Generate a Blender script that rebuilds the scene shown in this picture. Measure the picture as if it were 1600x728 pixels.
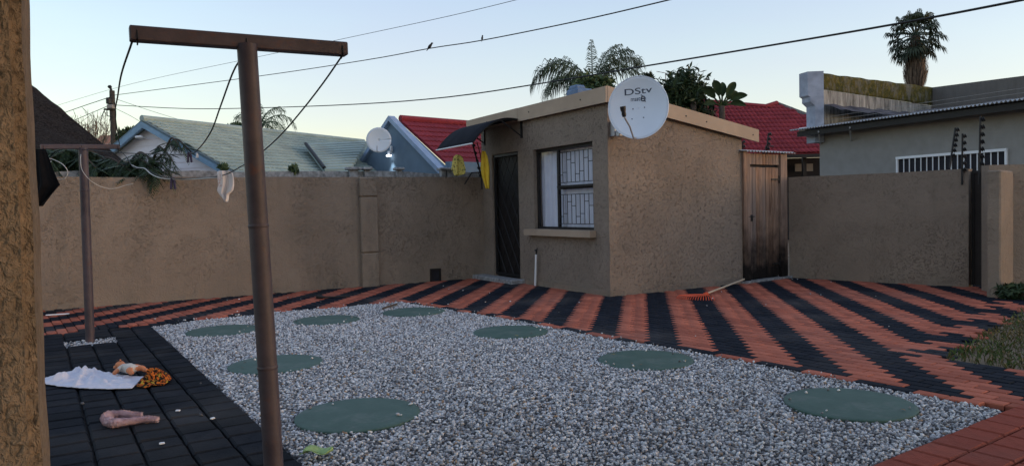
import bpy, bmesh, math, random
import numpy as np
from mathutils import Vector, Matrix
rng = np.random.default_rng(7)
random.seed(7)
for o in list(bpy.data.objects):
    bpy.data.objects.remove(o)
scn = bpy.context.scene
COL = scn.collection
rad = math.radians

# ------------------------------------------------------------------ camera
FPX, EYE, PITCH, ROLL = 1150.0, 1.25, rad(2.0), rad(1.3)
cf = np.array([0, math.cos(PITCH), -math.sin(PITCH)])
cr0 = np.array([1.0, 0, 0]); cu0 = np.cross(cr0, cf)
cr = math.cos(ROLL)*cr0 - math.sin(ROLL)*cu0
cu = math.sin(ROLL)*cr0 + math.cos(ROLL)*cu0
CAM = np.array([0, 0, EYE])
cam = bpy.data.cameras.new('camera'); camo = bpy.data.objects.new('camera', cam); COL.objects.link(camo)
cam.sensor_width = 36.0; cam.lens = FPX/1600*36.0; cam.clip_start = 0.05; cam.clip_end = 3000
camo.matrix_world = Matrix(((cr[0], cu[0], -cf[0], CAM[0]), (cr[1], cu[1], -cf[1], CAM[1]),
                            (cr[2], cu[2], -cf[2], CAM[2]), (0, 0, 0, 1)))
scn.camera = camo

# ------------------------------------------------------------------ sky, sun, exposure
SUN_AZ, SUN_EL = rad(-12), rad(2.5)     # azimuth from +X towards +Y
w = bpy.data.worlds.new('World'); scn.world = w; w.use_nodes = True
nt = w.node_tree; bg = nt.nodes['Background']
sky = nt.nodes.new('ShaderNodeTexSky'); sky.sky_type = 'NISHITA'; sky.sun_disc = False
sky.sun_elevation = SUN_EL
sky.sun_rotation = math.pi/2 - SUN_AZ
sky.air_density = 1.0; sky.dust_density = 1.0; sky.ozone_density = 1.5
# thin even veil of high cloud over the whole sky
wtc = nt.nodes.new('ShaderNodeTexCoord'); wmp = nt.nodes.new('ShaderNodeMapping'); wmp.inputs['Scale'].default_value = (1, 1, 4)
wno = nt.nodes.new('ShaderNodeTexNoise'); wno.inputs['Scale'].default_value = 1.6; wno.inputs['Detail'].default_value = 5
wmr = nt.nodes.new('ShaderNodeMapRange'); wmr.inputs[1].default_value = .3; wmr.inputs[2].default_value = .7; wmr.inputs[3].default_value = .34; wmr.inputs[4].default_value = .66
wmx = nt.nodes.new('ShaderNodeMix'); wmx.data_type = 'RGBA'; wsp = nt.nodes.new('ShaderNodeSeparateXYZ'); nt.links.new(wtc.outputs['Generated'], wsp.inputs[0])
wrp = nt.nodes.new('ShaderNodeValToRGB'); we = wrp.color_ramp.elements; we[0].position = .02; we[0].color = (1.14, .98, .82, 1); we[1].position = .30; we[1].color = (.65, .73, 1.07, 1)
wm_ = we.new(.11); wm_.color = (.93, .95, 1.04, 1)
nt.links.new(wsp.outputs['Z'], wrp.inputs[0]); nt.links.new(wrp.outputs[0], wmx.inputs[7])
nt.links.new(wtc.outputs['Generated'], wmp.inputs[0]); nt.links.new(wmp.outputs[0], wno.inputs['Vector']); nt.links.new(wno.outputs['Fac'], wmr.inputs[0]); nt.links.new(wmr.outputs[0], wmx.inputs[0])
nt.links.new(sky.outputs[0], wmx.inputs[6]); nt.links.new(wmx.outputs[2], bg.inputs[0]); bg.inputs[1].default_value = 0.15
sl = bpy.data.lights.new('sun', 'SUN'); so = bpy.data.objects.new('sun', sl); COL.objects.link(so)
sl.energy = 0.10; sl.angle = rad(14); sl.color = (1.0, 0.92, 0.82)
so.rotation_euler = Vector((math.cos(SUN_AZ)*math.cos(SUN_EL), math.sin(SUN_AZ)*math.cos(SUN_EL), math.sin(SUN_EL))).to_track_quat('Z', 'Y').to_euler()
scn.view_settings.view_transform = 'Standard'; scn.view_settings.look = 'None'
scn.view_settings.gamma = 1.0; scn.view_settings.exposure = 2.5
scn.view_settings.use_curve_mapping = False

# ------------------------------------------------------------------ measuring helpers (photograph pixel -> place)
def ray(x, y): return cf + cr*((x-800)/FPX) + cu*((364-y)/FPX)
def at(x, y, Y):
    d = ray(x, y); return CAM + d*(Y/d[1])
def gr(x, y, z=0.0):
    d = ray(x, y); return CAM + d*((z-EYE)/d[2])
def dirv(deg): return np.array([math.cos(rad(deg)), math.sin(rad(deg)), 0.0])
UP = np.array([0, 0, 1.0])

# ------------------------------------------------------------------ mesh helpers
def wloc(o):
    v = Vector((0, 0, 0))
    while o is not None:
        v += o.location; o = o.parent
    return v
def tag(o, label=None, cat=None, group=None, kind=None):
    if label: o['label'] = label
    if cat: o['category'] = cat
    if group: o['group'] = group
    if kind: o['kind'] = kind
    return o
def thing(name, loc, label, cat, group=None):
    o = bpy.data.objects.new(name, None); COL.objects.link(o); o.location = Vector(loc[:3])
    o.empty_display_size = 0.1
    return tag(o, label, cat, group)
def link(name, me, parent=None):
    o = bpy.data.objects.new(name, me); COL.objects.link(o)
    if parent is not None: o.parent = parent
    return o
class MB:
    def __init__(s): s.v = []; s.f = []; s.m = []; s.cur = 0
    def add(s, vs, fs):
        b = len(s.v); s.v += [tuple(map(float, p)) for p in vs]
        s.f += [tuple(i+b for i in f) for f in fs]; s.m += [s.cur]*len(fs); return s
    def hexa(s, p):   # 8 pts: bottom ring 0-3, top ring 4-7
        return s.add(p, [(3, 2, 1, 0), (4, 5, 6, 7), (0, 1, 5, 4), (1, 2, 6, 5), (2, 3, 7, 6), (3, 0, 4, 7)])
    def box(s, c, sz, U=(1, 0, 0), V=(0, 1, 0), W=(0, 0, 1)):
        c = np.array(c); U = np.array(U)*sz[0]/2; V = np.array(V)*sz[1]/2; W = np.array(W)*sz[2]/2
        return s.hexa([c-U-V-W, c+U-V-W, c+U+V-W, c-U+V-W, c-U-V+W, c+U-V+W, c+U+V+W, c-U+V+W])
    def cbox(s, c, sz, ch, U=(1, 0, 0), V=(0, 1, 0), W=(0, 0, 1)):
        """box with all edges softened (24 verts)"""
        c = np.array(c, float); A = [np.array(U, float), np.array(V, float), np.array(W, float)]; h = [sz[0]/2, sz[1]/2, sz[2]/2]
        bm = bmesh.new(); bmesh.ops.create_cube(bm, size=1)
        for v in bm.verts: v.co = Vector((v.co.x*sz[0], v.co.y*sz[1], v.co.z*sz[2]))
        bmesh.ops.bevel(bm, geom=bm.edges[:], offset=ch, segments=1, affect='EDGES')
        bm.verts.index_update()
        vs = [c + A[0]*v.co.x + A[1]*v.co.y + A[2]*v.co.z for v in bm.verts]
        fs = [[v.index for v in f.verts] for f in bm.faces]; bm.free()
        return s.add(vs, fs)
    def tube(s, pts, r, seg=8, cap=True):
        pts = [np.array(p, float) for p in pts]; n = len(pts)
        rs = [r]*n if not hasattr(r, '__len__') else r
        b = len(s.v); pu = None
        for i, p in enumerate(pts):
            t = pts[min(i+1, n-1)] - pts[max(i-1, 0)]; t = t/(np.linalg.norm(t)+1e-9)
            if pu is None:
                a = np.array([0, 0, 1.0]) if abs(t[2]) < 0.9 else np.array([1.0, 0, 0])
            else: a = pu
            u = a - t*(a@t); u /= np.linalg.norm(u)+1e-9; v = np.cross(t, u); pu = u
            for k in range(seg):
                q = 2*math.pi*k/seg; s.v.append(tuple(p + rs[i]*(math.cos(q)*u + math.sin(q)*v)))
        for i in range(n-1):
            for k in range(seg):
                k2 = (k+1) % seg
                s.f.append((b+i*seg+k, b+i*seg+k2, b+(i+1)*seg+k2, b+(i+1)*seg+k)); s.m.append(s.cur)
        if cap:
            s.f.append(tuple(b+k for k in range(seg))[::-1]); s.m.append(s.cur)
            s.f.append(tuple(b+(n-1)*seg+k for k in range(seg))); s.m.append(s.cur)
        return s
    def prism(s, poly, d):
        n = len(poly); poly = [np.array(p, float) for p in poly]; d = np.array(d, float)
        return s.add(poly + [p+d for p in poly], [tuple(range(n))[::-1], tuple(range(n, 2*n))] + [(i, (i+1) % n, n+(i+1) % n, n+i) for i in range(n)])
    def grid(s, fn, nu, nv):
        b = len(s.v)
        for i in range(nu+1):
            for j in range(nv+1): s.v.append(tuple(map(float, fn(i/nu, j/nv))))
        for i in range(nu):
            for j in range(nv):
                k = b+i*(nv+1)+j; s.f.append((k, k+nv+1, k+nv+2, k+1)); s.m.append(s.cur)
        return s
    def lathe(s, prof, c, seg=24, axis=(0, 0, 1)):
        c = np.array(c, float); ax = np.array(axis, float); ax /= np.linalg.norm(ax)
        a = np.array([1.0, 0, 0]) if abs(ax[0]) < .9 else np.array([0, 1.0, 0]); u = np.cross(ax, a); u /= np.linalg.norm(u); v = np.cross(ax, u)
        b = len(s.v); n = len(prof)
        for (r, z) in prof:
            for k in range(seg):
                q = 2*math.pi*k/seg; s.v.append(tuple(c + ax*z + r*(math.cos(q)*u + math.sin(q)*v)))
        for i in range(n-1):
            for k in range(seg):
                k2 = (k+1) % seg; s.f.append((b+i*seg+k, b+i*seg+k2, b+(i+1)*seg+k2, b+(i+1)*seg+k)); s.m.append(s.cur)
        s.f.append(tuple(b+k for k in range(seg))[::-1]); s.m.append(s.cur)
        s.f.append(tuple(b+(n-1)*seg+k for k in range(seg))); s.m.append(s.cur)
        return s
    def build(s, name, mats, parent=None, smooth=False, solid=None, fix=True):
        me = bpy.data.meshes.new(name)
        off = wloc(parent) if parent is not None else Vector((0, 0, 0))
        V = np.array(s.v) - np.array(off)
        me.from_pydata([tuple(p) for p in V], [], s.f)
        if not isinstance(mats, (list, tuple)): mats = [mats]
        for m in mats: me.materials.append(m)
        if len(mats) > 1: me.polygons.foreach_set('material_index', s.m)
        if fix:
            bm = bmesh.new(); bm.from_mesh(me); bmesh.ops.recalc_face_normals(bm, faces=bm.faces[:]); bm.to_mesh(me); bm.free()
        if smooth:
            me.polygons.foreach_set('use_smooth', [True]*len(me.polygons))
            if smooth != 'all':
                try: me.set_sharp_from_angle(angle=rad(40))
                except Exception: pass
        me.update(); o = link(name, me, parent)
        if solid:
            md = o.modifiers.new('s', 'SOLIDIFY'); md.thickness = solid; md.offset = 0
        return o
def np_obj(name, V, F, mat, parent=None, attr=None, smooth=False):
    """V (n,3), F (m,k) arrays -> object; attr: per-vertex float called rnd"""
    off = np.array(wloc(parent)) if parent is not None else np.zeros(3)
    V = (np.asarray(V, float)-off).astype(np.float32); F = np.asarray(F, np.int32); k = F.shape[1]
    me = bpy.data.meshes.new(name)
    me.vertices.add(len(V)); me.vertices.foreach_set('co', V.ravel())
    me.loops.add(F.size); me.loops.foreach_set('vertex_index', F.ravel())
    me.polygons.add(len(F)); me.polygons.foreach_set('loop_start', np.arange(0, F.size, k, dtype=np.int32))
    me.polygons.foreach_set('loop_total', np.full(len(F), k, np.int32))
    if smooth: me.polygons.foreach_set('use_smooth', np.ones(len(F), bool))
    if attr is not None:
        a = me.attributes.new('rnd', 'FLOAT', 'POINT'); a.data.foreach_set('value', np.asarray(attr, np.float32))
    me.materials.append(mat); me.update(calc_edges=True); me.validate()
    return link(name, me, parent)
class Frame:
    """vertical plane: u along U, v up, n out along N"""
    def __init__(s, O, U, N): s.O = np.array([O[0], O[1], 0.0]); s.U = np.array(U, float); s.N = np.array(N, float)
    def p(s, u, v, n=0.0): return s.O + s.U*u + UP*v + s.N*n
    def box(s, mb, u0, u1, v0, v1, n0, n1):
        return mb.hexa([s.p(u0, v0, n0), s.p(u1, v0, n0), s.p(u1, v0, n1), s.p(u0, v0, n1), s.p(u0, v1, n0), s.p(u1, v1, n0), s.p(u1, v1, n1), s.p(u0, v1, n1)])
    def hit(s, px, py, n=0.0):
        d = ray(px, py); o = s.O + s.N*n; t = ((o-CAM)@s.N)/(d@s.N); q = CAM+d*t
        return float((q-s.O)@s.U), float(q[2])
    def pix(s, px, py, n=0.0): u, v = s.hit(px, py, n); return s.p(u, v, n)
def spline(pts, n=24):
    """Catmull-Rom through pts"""
    P = [np.array(p, float) for p in pts]; P = [2*P[0]-P[1]] + P + [2*P[-1]-P[-2]]; out = []
    m = len(P)-3
    for i in range(m):
        k = max(2, n//m)
        for j in range(k):
            t = j/k; a, b, c, d = P[i:i+4]
            out.append(.5*((2*b)+(-a+c)*t+(2*a-5*b+4*c-d)*t*t+(-a+3*b-3*c+d)*t**3))
    out.append(P[-2]); return out
def inpoly(x, y, poly):
    x = np.asarray(x); y = np.asarray(y); c = np.zeros(x.shape, bool); n = len(poly)
    for i in range(n):
        x0, y0 = poly[i][:2]; x1, y1 = poly[(i+1) % n][:2]
        if y0 == y1: continue
        c ^= ((y0 > y) != (y1 > y)) & (x < (x1-x0)*(y-y0)/(y1-y0)+x0)
    return c

# ------------------------------------------------------------------ materials
def lin(c): return tuple(((v/255)/12.92 if v/255 <= .04045 else ((v/255+.055)/1.055)**2.4) for v in c)
class NM:
    def __init__(s, name, rough=.8, spec=.3):
        s.m = bpy.data.materials.new(name); s.m.use_nodes = True; s.t = s.m.node_tree; s.b = s.t.nodes['Principled BSDF']
        s.b.inputs['Roughness'].default_value = rough; s.b.inputs['Specular IOR Level'].default_value = spec
        s.tc = s.t.nodes.new('ShaderNodeTexCoord'); s.co = s.tc.outputs['Object']; s.h = None
    def n(s, typ, **kw):
        nd = s.t.nodes.new(typ)
        for k, v in kw.items():
            if k in nd.inputs: nd.inputs[k].default_value = v
            else: setattr(nd, k, v)
        return nd
    def l(s, a, b): s.t.links.new(a, b)
    def mapv(s, scale=(1, 1, 1), rot=(0, 0, 0)):
        m = s.n('ShaderNodeMapping'); m.inputs['Scale'].default_value = scale; m.inputs['Rotation'].default_value = rot; s.l(s.co, m.inputs[0]); return m.outputs[0]
    def noise(s, scale, detail=3, rough=.55, dist=0, vec=None):
        nd = s.n('ShaderNodeTexNoise', Scale=scale, Detail=detail, Roughness=rough, Distortion=dist); s.l(vec or s.co, nd.inputs['Vector']); return nd.outputs['Fac']
    def ramp(s, fac, stops):
        r = s.n('ShaderNodeValToRGB'); e = r.color_ramp.elements
        while len(e) < len(stops): e.new(.5)
        for k, (p, c) in enumerate(stops):
            e[k].position = p; c = (c, c, c) if not hasattr(c, '__len__') else c; e[k].color = (*c[:3], 1)
        s.l(fac, r.inputs[0]); return r.outputs[0]
    def mix(s, a, b, fac, mode='MIX'):
        m = s.n('ShaderNodeMix', data_type='RGBA', blend_type=mode)
        for sock, v in ((m.inputs[6], a), (m.inputs[7], b), (m.inputs[0], fac)):
            if hasattr(v, 'is_linked') or isinstance(v, bpy.types.NodeSocket): s.l(v, sock)
            elif hasattr(v, '__len__'): sock.default_value = (*v[:3], 1)
            else: sock.default_value = v
        return m.outputs[2]
    def math(s, op, a, b=0.0, c=None):
        m = s.n('ShaderNodeMath', operation=op)
        for sock, v in ((m.inputs[0], a), (m.inputs[1], b), (m.inputs[2], c)):
            if v is None: continue
            if isinstance(v, bpy.types.NodeSocket): s.l(v, sock)
            else: sock.default_value = v
        return m.outputs[0]
    def attr(s, name='rnd'):
        a = s.n('ShaderNodeAttribute'); a.attribute_name = name; return a.outputs['Fac']
    def objrnd(s): return s.n('ShaderNodeObjectInfo').outputs['Random']
    def color(s, c):
        i = s.b.inputs['Base Color']
        if isinstance(c, bpy.types.NodeSocket): s.l(c, i)
        else: i.default_value = (*c[:3], 1)
        return s
    def bump(s, h, strength=.5, dist=.01):
        b = s.n('ShaderNodeBump'); b.inputs['Strength'].default_value = strength; b.inputs['Distance'].default_value = dist
        s.l(h, b.inputs['Height'])
        if s.h is not None: s.l(s.h, b.inputs['Normal'])
        s.h = b.outputs[0]; s.l(s.h, s.b.inputs['Normal']); return s
def simple(name, c, rough=.7, var=.15, scale=8, spec=.3, metal=0, bump=0, bscale=60):
    k = NM(name, rough, spec); c = tuple(c)
    f = k.noise(scale, 4)
    k.color(k.mix(tuple(v*(1-var) for v in c), tuple(min(1, v*(1+var)) for v in c), k.ramp(f, [(.3, 0.0), (.7, 1.0)])))
    k.b.inputs['Metallic'].default_value = metal
    if bump: k.bump(k.noise(bscale, 3), bump, .01)
    return k.m
def plaster(name, c, pit=1.0, sc=1.0, streak=.25, dense=.35, rel=.017, curl=1.0):
    k = NM(name, .9, .15)
    big = k.noise(.9*sc, 4, .6); mid = k.noise(7*sc, 5, .65)
    col = k.mix(tuple(v*.82 for v in c), tuple(v*1.12 for v in c), k.ramp(big, [(.3, 0.0), (.7, 1.0)]))
    col = k.mix(col, tuple(v*.7 for v in c), k.math('MULTIPLY', k.ramp(mid, [(.5, 0.0), (.75, 1.0)]), .55))
    st = k.noise(3.0*sc, 3, .6, vec=k.mapv((2.2, 2.2, .25)))
    col = k.mix(col, tuple(v*.62 for v in c), k.math('MULTIPLY', k.ramp(st, [(.55, 0.0), (.8, 1.0)]), streak))
    # pits and short scratches of the trowelled finish, denser in patches
    w1 = k.noise(34*sc, 2, .5, .9, vec=k.mapv((1, 1, .75))); w2 = k.noise(24*sc, 2, .5, 1.8, vec=k.mapv((.8, .8, 1.5)))
    p1 = k.ramp(w1, [(.60, 0.0), (.66, 1.0)]); p2 = k.ramp(w2, [(.60, 0.0), (.63, 1.0), (.66, .3)])
    patch = k.ramp(k.noise(1.3, 4, .65), [(.42, dense), (.66, 1.0)])
    gouge = k.math('MULTIPLY', k.math('MAXIMUM', p1, k.math('MULTIPLY', p2, curl)), patch)
    col = k.mix(col, tuple(v*.5 for v in c), k.math('MULTIPLY', gouge, .75*pit))
    k.color(col)
    hgt = k.math('SUBTRACT', k.math('MULTIPLY', k.noise(52*sc, 4, .65), .7), k.math('MULTIPLY', gouge, .9*pit))
    k.bump(k.noise(6*sc, 4, .6), .5, .04/sc); k.bump(hgt, 1.0, rel/sc)
    return k.m
M = {}
TAN = (.28, .225, .176)
M['plaster'] = plaster('plaster tan', TAN, .8, 1.0, .45, .06, .02, .8)
M['plaster_shed'] = plaster('plaster shed', (.29, .236, .19), .8, 1.15, .25, .5, .03, .3)
k = NM('plaster pillar', .92, .1); c_ = (.26, .2, .145)
n1 = k.noise(55, 3, .6, .4, vec=k.mapv((1, 1, .8))); n2 = k.noise(9, 4, .6); pitm = k.ramp(n1, [(.34, 1.0), (.46, 0.0)])
col = k.mix(tuple(v*.75 for v in c_), tuple(v*1.1 for v in c_), k.ramp(n2, [(.3, 0.0), (.7, 1.0)])); col = k.mix(col, tuple(v*.5 for v in c_), k.math('MULTIPLY', pitm, .8)); k.color(col)
k.bump(n2, .6, .03); k.bump(n1, 1.0, .03); M['plaster_pillar'] = k.m
M['fascia'] = simple('fascia board', (.37, .285, .21), .7, .1, 3, bump=.1)
M['concrete'] = simple('grey concrete', (.27, .275, .28), .9, .45, 14, bump=.5, bscale=40)
M['ground'] = simple('earth', (.16, .12, .08), .95, .3, 3, bump=.4)
M['joint'] = simple('joint sand', (.035, .03, .028), .95, .3, 20)
def paver_mat(name, a, b, rough=.75, slate=0.0):
    k = NM(name, rough, .06)
    r = k.objrnd() if not slate else k.objrnd()
    f = k.noise(14, 5, .65); f2 = k.noise(1.1, 4, .6, vec=k.tc.outputs['Generated'])
    geo = k.n('ShaderNodeNewGeometry'); big = k.n('ShaderNodeTexNoise', Scale=.8, Detail=4.0); k.l(geo.outputs['Position'], big.inputs['Vector'])
    at_ = k.attr(); rr = k.math('FRACT', k.math('ADD', r, at_))
    col = k.mix(a, b, rr); col = k.mix(col, tuple(v*.55 for v in a), k.math('MULTIPLY', k.ramp(f, [(.45, 0.0), (.75, 1.0)]), .6))
    dust = k.ramp(big.outputs['Fac'], [(.5, 0.0), (.75, 1.0)])
    col = k.mix(col, (.2, .18, .16), k.math('MULTIPLY', dust, .22)); k.color(col)
    k.bump(k.noise(30, 4, .6, vec=k.mapv((1, 2.5, 1))), .35+slate, .006)
    return k.m
M['red'] = paver_mat('red paver', (.48, .152, .095), (.29, .088, .058))
M['black'] = paver_mat('charcoal paver', (.010, .013, .019), (.018, .022, .031))
M['slate'] = paver_mat('charcoal cobble', (.010, .012, .015), (.018, .021, .027), .85, .6)
M['redcob'] = paver_mat('red cobble', (.3, .075, .048), (.24, .06, .04), .7, .4)
k = NM('gravel stone', .8, .3); r_ = k.attr()
k.color(k.mix(k.ramp(r_, [(0.0, (.05, .05, .055)), (.18, (.2, .2, .215)), (.42, (.44, .44, .455)), (.72, (.67, .675, .69)), (.965, (.88, .88, .88)), (.972, (.42, .3, .2)), (1.0, (.36, .22, .12))]),
              (.2, .2, .2), k.math('MULTIPLY', k.noise(120, 3), .45)))
M['stone'] = k.m
k = NM('gravel bed', .95, .1); k.color(k.ramp(k.noise(120, 4), [(.3, (.05, .05, .055)), (.7, (.3, .3, .31))])); M['bed'] = k.m
k = NM('lid green', .62, .3)
f = k.noise(5, 5, .65); f2 = k.noise(18, 4)
col = k.mix((.042, .085, .066), (.066, .12, .094), k.ramp(f, [(.3, 0.0), (.7, 1.0)])); col = k.mix(col, (.03, .05, .045), k.math('MULTIPLY', k.ramp(f2, [(.6, 0.0), (.75, 1.0)]), .6)); col = k.mix(col, (.17, .18, .165), k.math('MULTIPLY', k.ramp(k.noise(3.2, 6, .75), [(.52, 0.0), (.68, 1.0)]), .45)); k.color(col)
k.bump(k.noise(40, 3), .2, .005); M['lid'] = k.m
k = NM('rusty pole paint', .55, .4)
col = k.mix((.038, .029, .038), (.082, .062, .072), k.ramp(k.noise(5, 5, .7), [(.35, 0.0), (.7, 1.0)])); col = k.mix(col, (.11, .042, .028), k.math('MULTIPLY', k.ramp(k.noise(11, 5, .7), [(.58, 0.0), (.72, 1.0)]), .7))
k.color(col); k.bump(k.noise(60, 4), .25, .004); M['pole'] = k.m
M['black_metal'] = simple('black metal', (.012, .012, .013), .5, .2, 20, .4)
M['dark_paint'] = simple('dark paint', (.015, .013, .013), .55, .3, 10, .3, bump=.2)
M['wire_black'] = simple('black cable', (.01, .01, .01), .6, .1)
M['wire_white'] = simple('pale cord', (.5, .5, .48), .7, .15)
M['white'] = simple('white paint', (.75, .76, .78), .6, .06, 4)
M['lightblue'] = simple('pale blue trim', (.25, .34, .48), .6, .1, 5)
M['trimblue'] = simple('blue barge paint', (.2, .33, .46), .6, .15, 6)
M['bluewall'] = simple('blue grey wall paint', (.125, .185, .25), .8, .08, 3, bump=.15)
M['greyhouse'] = simple('grey brick paint', (.26, .25, .235), .85, .08, 5, bump=.1)
M['board'] = simple('white weatherboard', (.86, .83, .88), .7, .04, 5)
def tile_mat(name, a, b, dirt=.3):
    k = NM(name, .75, .25); geo = k.n('ShaderNodeNewGeometry')
    n1 = k.n('ShaderNodeTexNoise', Scale=1.5, Detail=5.0); k.l(geo.outputs['Position'], n1.inputs['Vector'])
    n2 = k.n('ShaderNodeTexNoise', Scale=9.0, Detail=4.0); k.l(geo.outputs['Position'], n2.inputs['Vector'])
    rr = k.math('FRACT', k.math('ADD', k.objrnd(), k.attr()))
    col = k.mix(a, b, rr); col = k.mix(col, tuple(v*.5 for v in a), k.math('MULTIPLY', k.ramp(n1.outputs['Fac'], [(.45, 0.0), (.75, 1.0)]), dirt)); col = k.mix(col, tuple(v*.6 for v in a), k.math('MULTIPLY', k.ramp(n2.outputs['Fac'], [(.5, 0.0), (.8, 1.0)]), dirt))
    k.color(col); k.bump(n2.outputs['Fac'], .2, .02); return k.m
M['tile_red'] = tile_mat('red roof tile', (.27, .034, .045), (.19, .024, .034), .45)
M['tile_green'] = tile_mat('green roof tile', (.34, .415, .38), (.28, .35, .325), .45)
k = NM('thatch', .95, .1)
n1 = k.noise(26, 6, .8, vec=k.mapv((1, 1, .35))); k.color(k.mix((.008, .007, .007), (.085, .072, .065), k.ramp(n1, [(.35, 0.0), (.7, 1.0)]))); k.bump(n1, 1.0, .12); M['thatch'] = k.m
k = NM('corrugated zinc', .5, .4); k.color(k.mix((.3, .31, .33), (.48, .49, .5), k.noise(6, 5, .7))); k.b.inputs['Metallic'].default_value = .35; M['zinc'] = k.m
k = NM('bitumen roof', .8, .2); k.color(k.mix((.03, .03, .04), (.11, .11, .13), k.ramp(k.noise(3, 6, .7), [(.35, 0.0), (.7, 1.0)]))); k.bump(k.noise(7, 4), .8, .06); M['bitumen'] = k.m
k = NM('mossy parapet', .95, .1)
n1 = k.noise(4, 6, .7); col = k.mix((.10, .085, .02), (.045, .05, .02), k.ramp(n1, [(.35, 0.0), (.65, 1.0)])); col = k.mix(col, (.21, .17, .035), k.ramp(k.noise(9, 5, .7), [(.5, 0.0), (.75, 1.0)])); col = k.mix(col, (.16, .155, .14), k.math('MULTIPLY', k.ramp(k.noise(3.5, 6, .75, vec=k.mapv((1.5, 1.5, .8))), [(.48, 0.0), (.6, 1.0)]), .75)); k.color(col); k.bump(k.noise(20, 5, .7), .9, .05); M['moss'] = k.m
k = NM('weathered parapet', .95, .1)
n1 = k.noise(3, 6, .7, vec=k.mapv((3, 3, .5))); k.color(k.mix((.09, .09, .085), (.38, .38, .36), k.ramp(n1, [(.35, 0.0), (.65, 1.0)]))); k.bump(k.noise(20, 5), .5, .03); M['oldwall'] = k.m
k = NM('old parapet dark', .95, .1); n1 = k.noise(3, 6, .7, vec=k.mapv((3, 3, .6))); k.color(k.mix((.09, .085, .08), (.17, .165, .16), n1)); M['oldwall2'] = k.m
# weathered timber: grey-brown, black rot with a ragged upper edge near the ground
k = NM('weathered plank', .85, .2)
gn = k.noise(14, 5, .65, 1.2, vec=k.mapv((1, 1, .08))); col = k.mix((.11, .058, .036), (.40, .26, .18), k.ramp(gn, [(.3, 0.0), (.7, 1.0)]))
col = k.mix(col, (.22, .2, .19), k.math('MULTIPLY', k.objrnd(), .6))
geo = k.n('ShaderNodeNewGeometry'); sx = k.n('ShaderNodeSeparateXYZ'); k.l(geo.outputs['Position'], sx.inputs[0])
pn = k.n('ShaderNodeTexNoise', Scale=5.0, Detail=5.0); k.l(geo.outputs['Position'], pn.inputs['Vector'])
hz = k.math('ADD', sx.outputs['Z'], k.math('MULTIPLY', k.math('SUBTRACT', pn.outputs['Fac'], .5), 1.1))
col = k.mix(col, (.012, .01, .009), k.ramp(hz, [(.18, 1.0), (.92, 0.0)])); k.color(col); k.bump(gn, .6, .01); M['wood'] = k.m
M['wood_pale'] = simple('pale broom wood', (.55, .45, .33), .7, .15, 20)
M['orange_plastic'] = simple('orange red plastic', (.6, .09, .035), .5, .1, 10)
def leafm(name, stops, trans=.15):
    k = NM(name, .6, .3); k.color(k.ramp(k.attr(), stops)); 
    k.b.inputs['Subsurface Weight'].default_value = 0
    return k.m
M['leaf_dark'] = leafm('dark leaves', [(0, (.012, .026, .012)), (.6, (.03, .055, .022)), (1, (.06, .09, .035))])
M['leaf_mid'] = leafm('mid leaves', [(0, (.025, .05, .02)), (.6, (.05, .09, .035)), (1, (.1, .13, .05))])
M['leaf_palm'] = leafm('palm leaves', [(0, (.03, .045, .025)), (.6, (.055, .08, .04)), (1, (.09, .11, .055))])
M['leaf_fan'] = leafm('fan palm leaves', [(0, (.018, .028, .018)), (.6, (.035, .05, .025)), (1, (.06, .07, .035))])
M['leaf_dead'] = leafm('dead palm skirt', [(0, (.06, .045, .035)), (.6, (.11, .085, .065)), (1, (.16, .12, .09))])
M['grass'] = leafm('grass', [(0, (.12, .09, .035)), (.35, (.1, .085, .03)), (.55, (.05, .085, .02)), (1, (.09, .14, .035))])
M['bark'] = simple('bark', (.07, .055, .045), .9, .3, 12, bump=.6)
M['twig'] = simple('bare twig', (.17, .14, .11), .9, .2, 12)
M['polewood'] = simple('pole timber', (.055, .05, .045), .9, .3, 12, bump=.4)
M['dish'] = simple('dish enamel', (.62, .69, .78), .5, .04, 2, .3)
M['ink'] = simple('grey blue print', (.055, .07, .11), .6, .05)
M['bird'] = simple('bird', (.012, .012, .014), .7, .2)
M['black_cloth'] = simple('black cloth', (.008, .008, .009), .95, .2, 20, .1)
M['yellow_cloth'] = simple('yellow cloth', (.72, .52, .06), .9, .15, 8, .1, bump=.3)
k = NM('checked yellow cloth', .9, .1); wv = k.n('ShaderNodeTexNoise', Scale=30.0); col = k.mix((.5, .42, .12), (.05, .06, .04), k.ramp(k.noise(22, 2, .5, 2), [(.56, 0.0), (.6, 1.0)])); k.color(col); M['pattern_yellow'] = k.m
k = NM('white cloth', .9, .1); k.color(k.mix((.66, .65, .70), (.56, .55, .61), k.noise(30, 3))); k.bump(k.noise(90, 2), .2, .003); M['white_cloth'] = k.m
k = NM('floral pink cloth', .9, .1); k.color(k.mix((.72, .66, .63), (.5, .22, .18), k.ramp(k.noise(26, 3, .5, .5), [(.58, 0.0), (.72, 1.0)]))); M['pink_cloth'] = k.m
k = NM('orange print cloth', .9, .1)
c1 = k.mix((.5, .12, .02), (.012, .01, .008), k.ramp(k.noise(26, 2, .5, 1.5), [(.45, 0.0), (.52, 1.0)])); k.color(k.mix(c1, (.42, .3, .04), k.ramp(k.noise(34, 2, .5, 1), [(.6, 0.0), (.65, 1.0)]))); M['orange_cloth'] = k.m
k = NM('pink plush', .95, .1); k.color(k.mix((.62, .42, .45), (.76, .58, .6), k.noise(60, 4))); k.bump(k.noise(140, 4), 1.0, .012); M['plush'] = k.m
M['doll_skin'] = simple('doll skin', (.5, .19, .085), .55, .12, 25)
M['doll_suit'] = simple('doll suit', (.5, .47, .42), .9, .12, 40, bump=.3)
M['peg'] = simple('peg dark plastic', (.03, .02, .06), .5, .2)
M['leaf_litter'] = simple('pale green leaf', (.3, .42, .16), .6, .2, 30)
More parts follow.
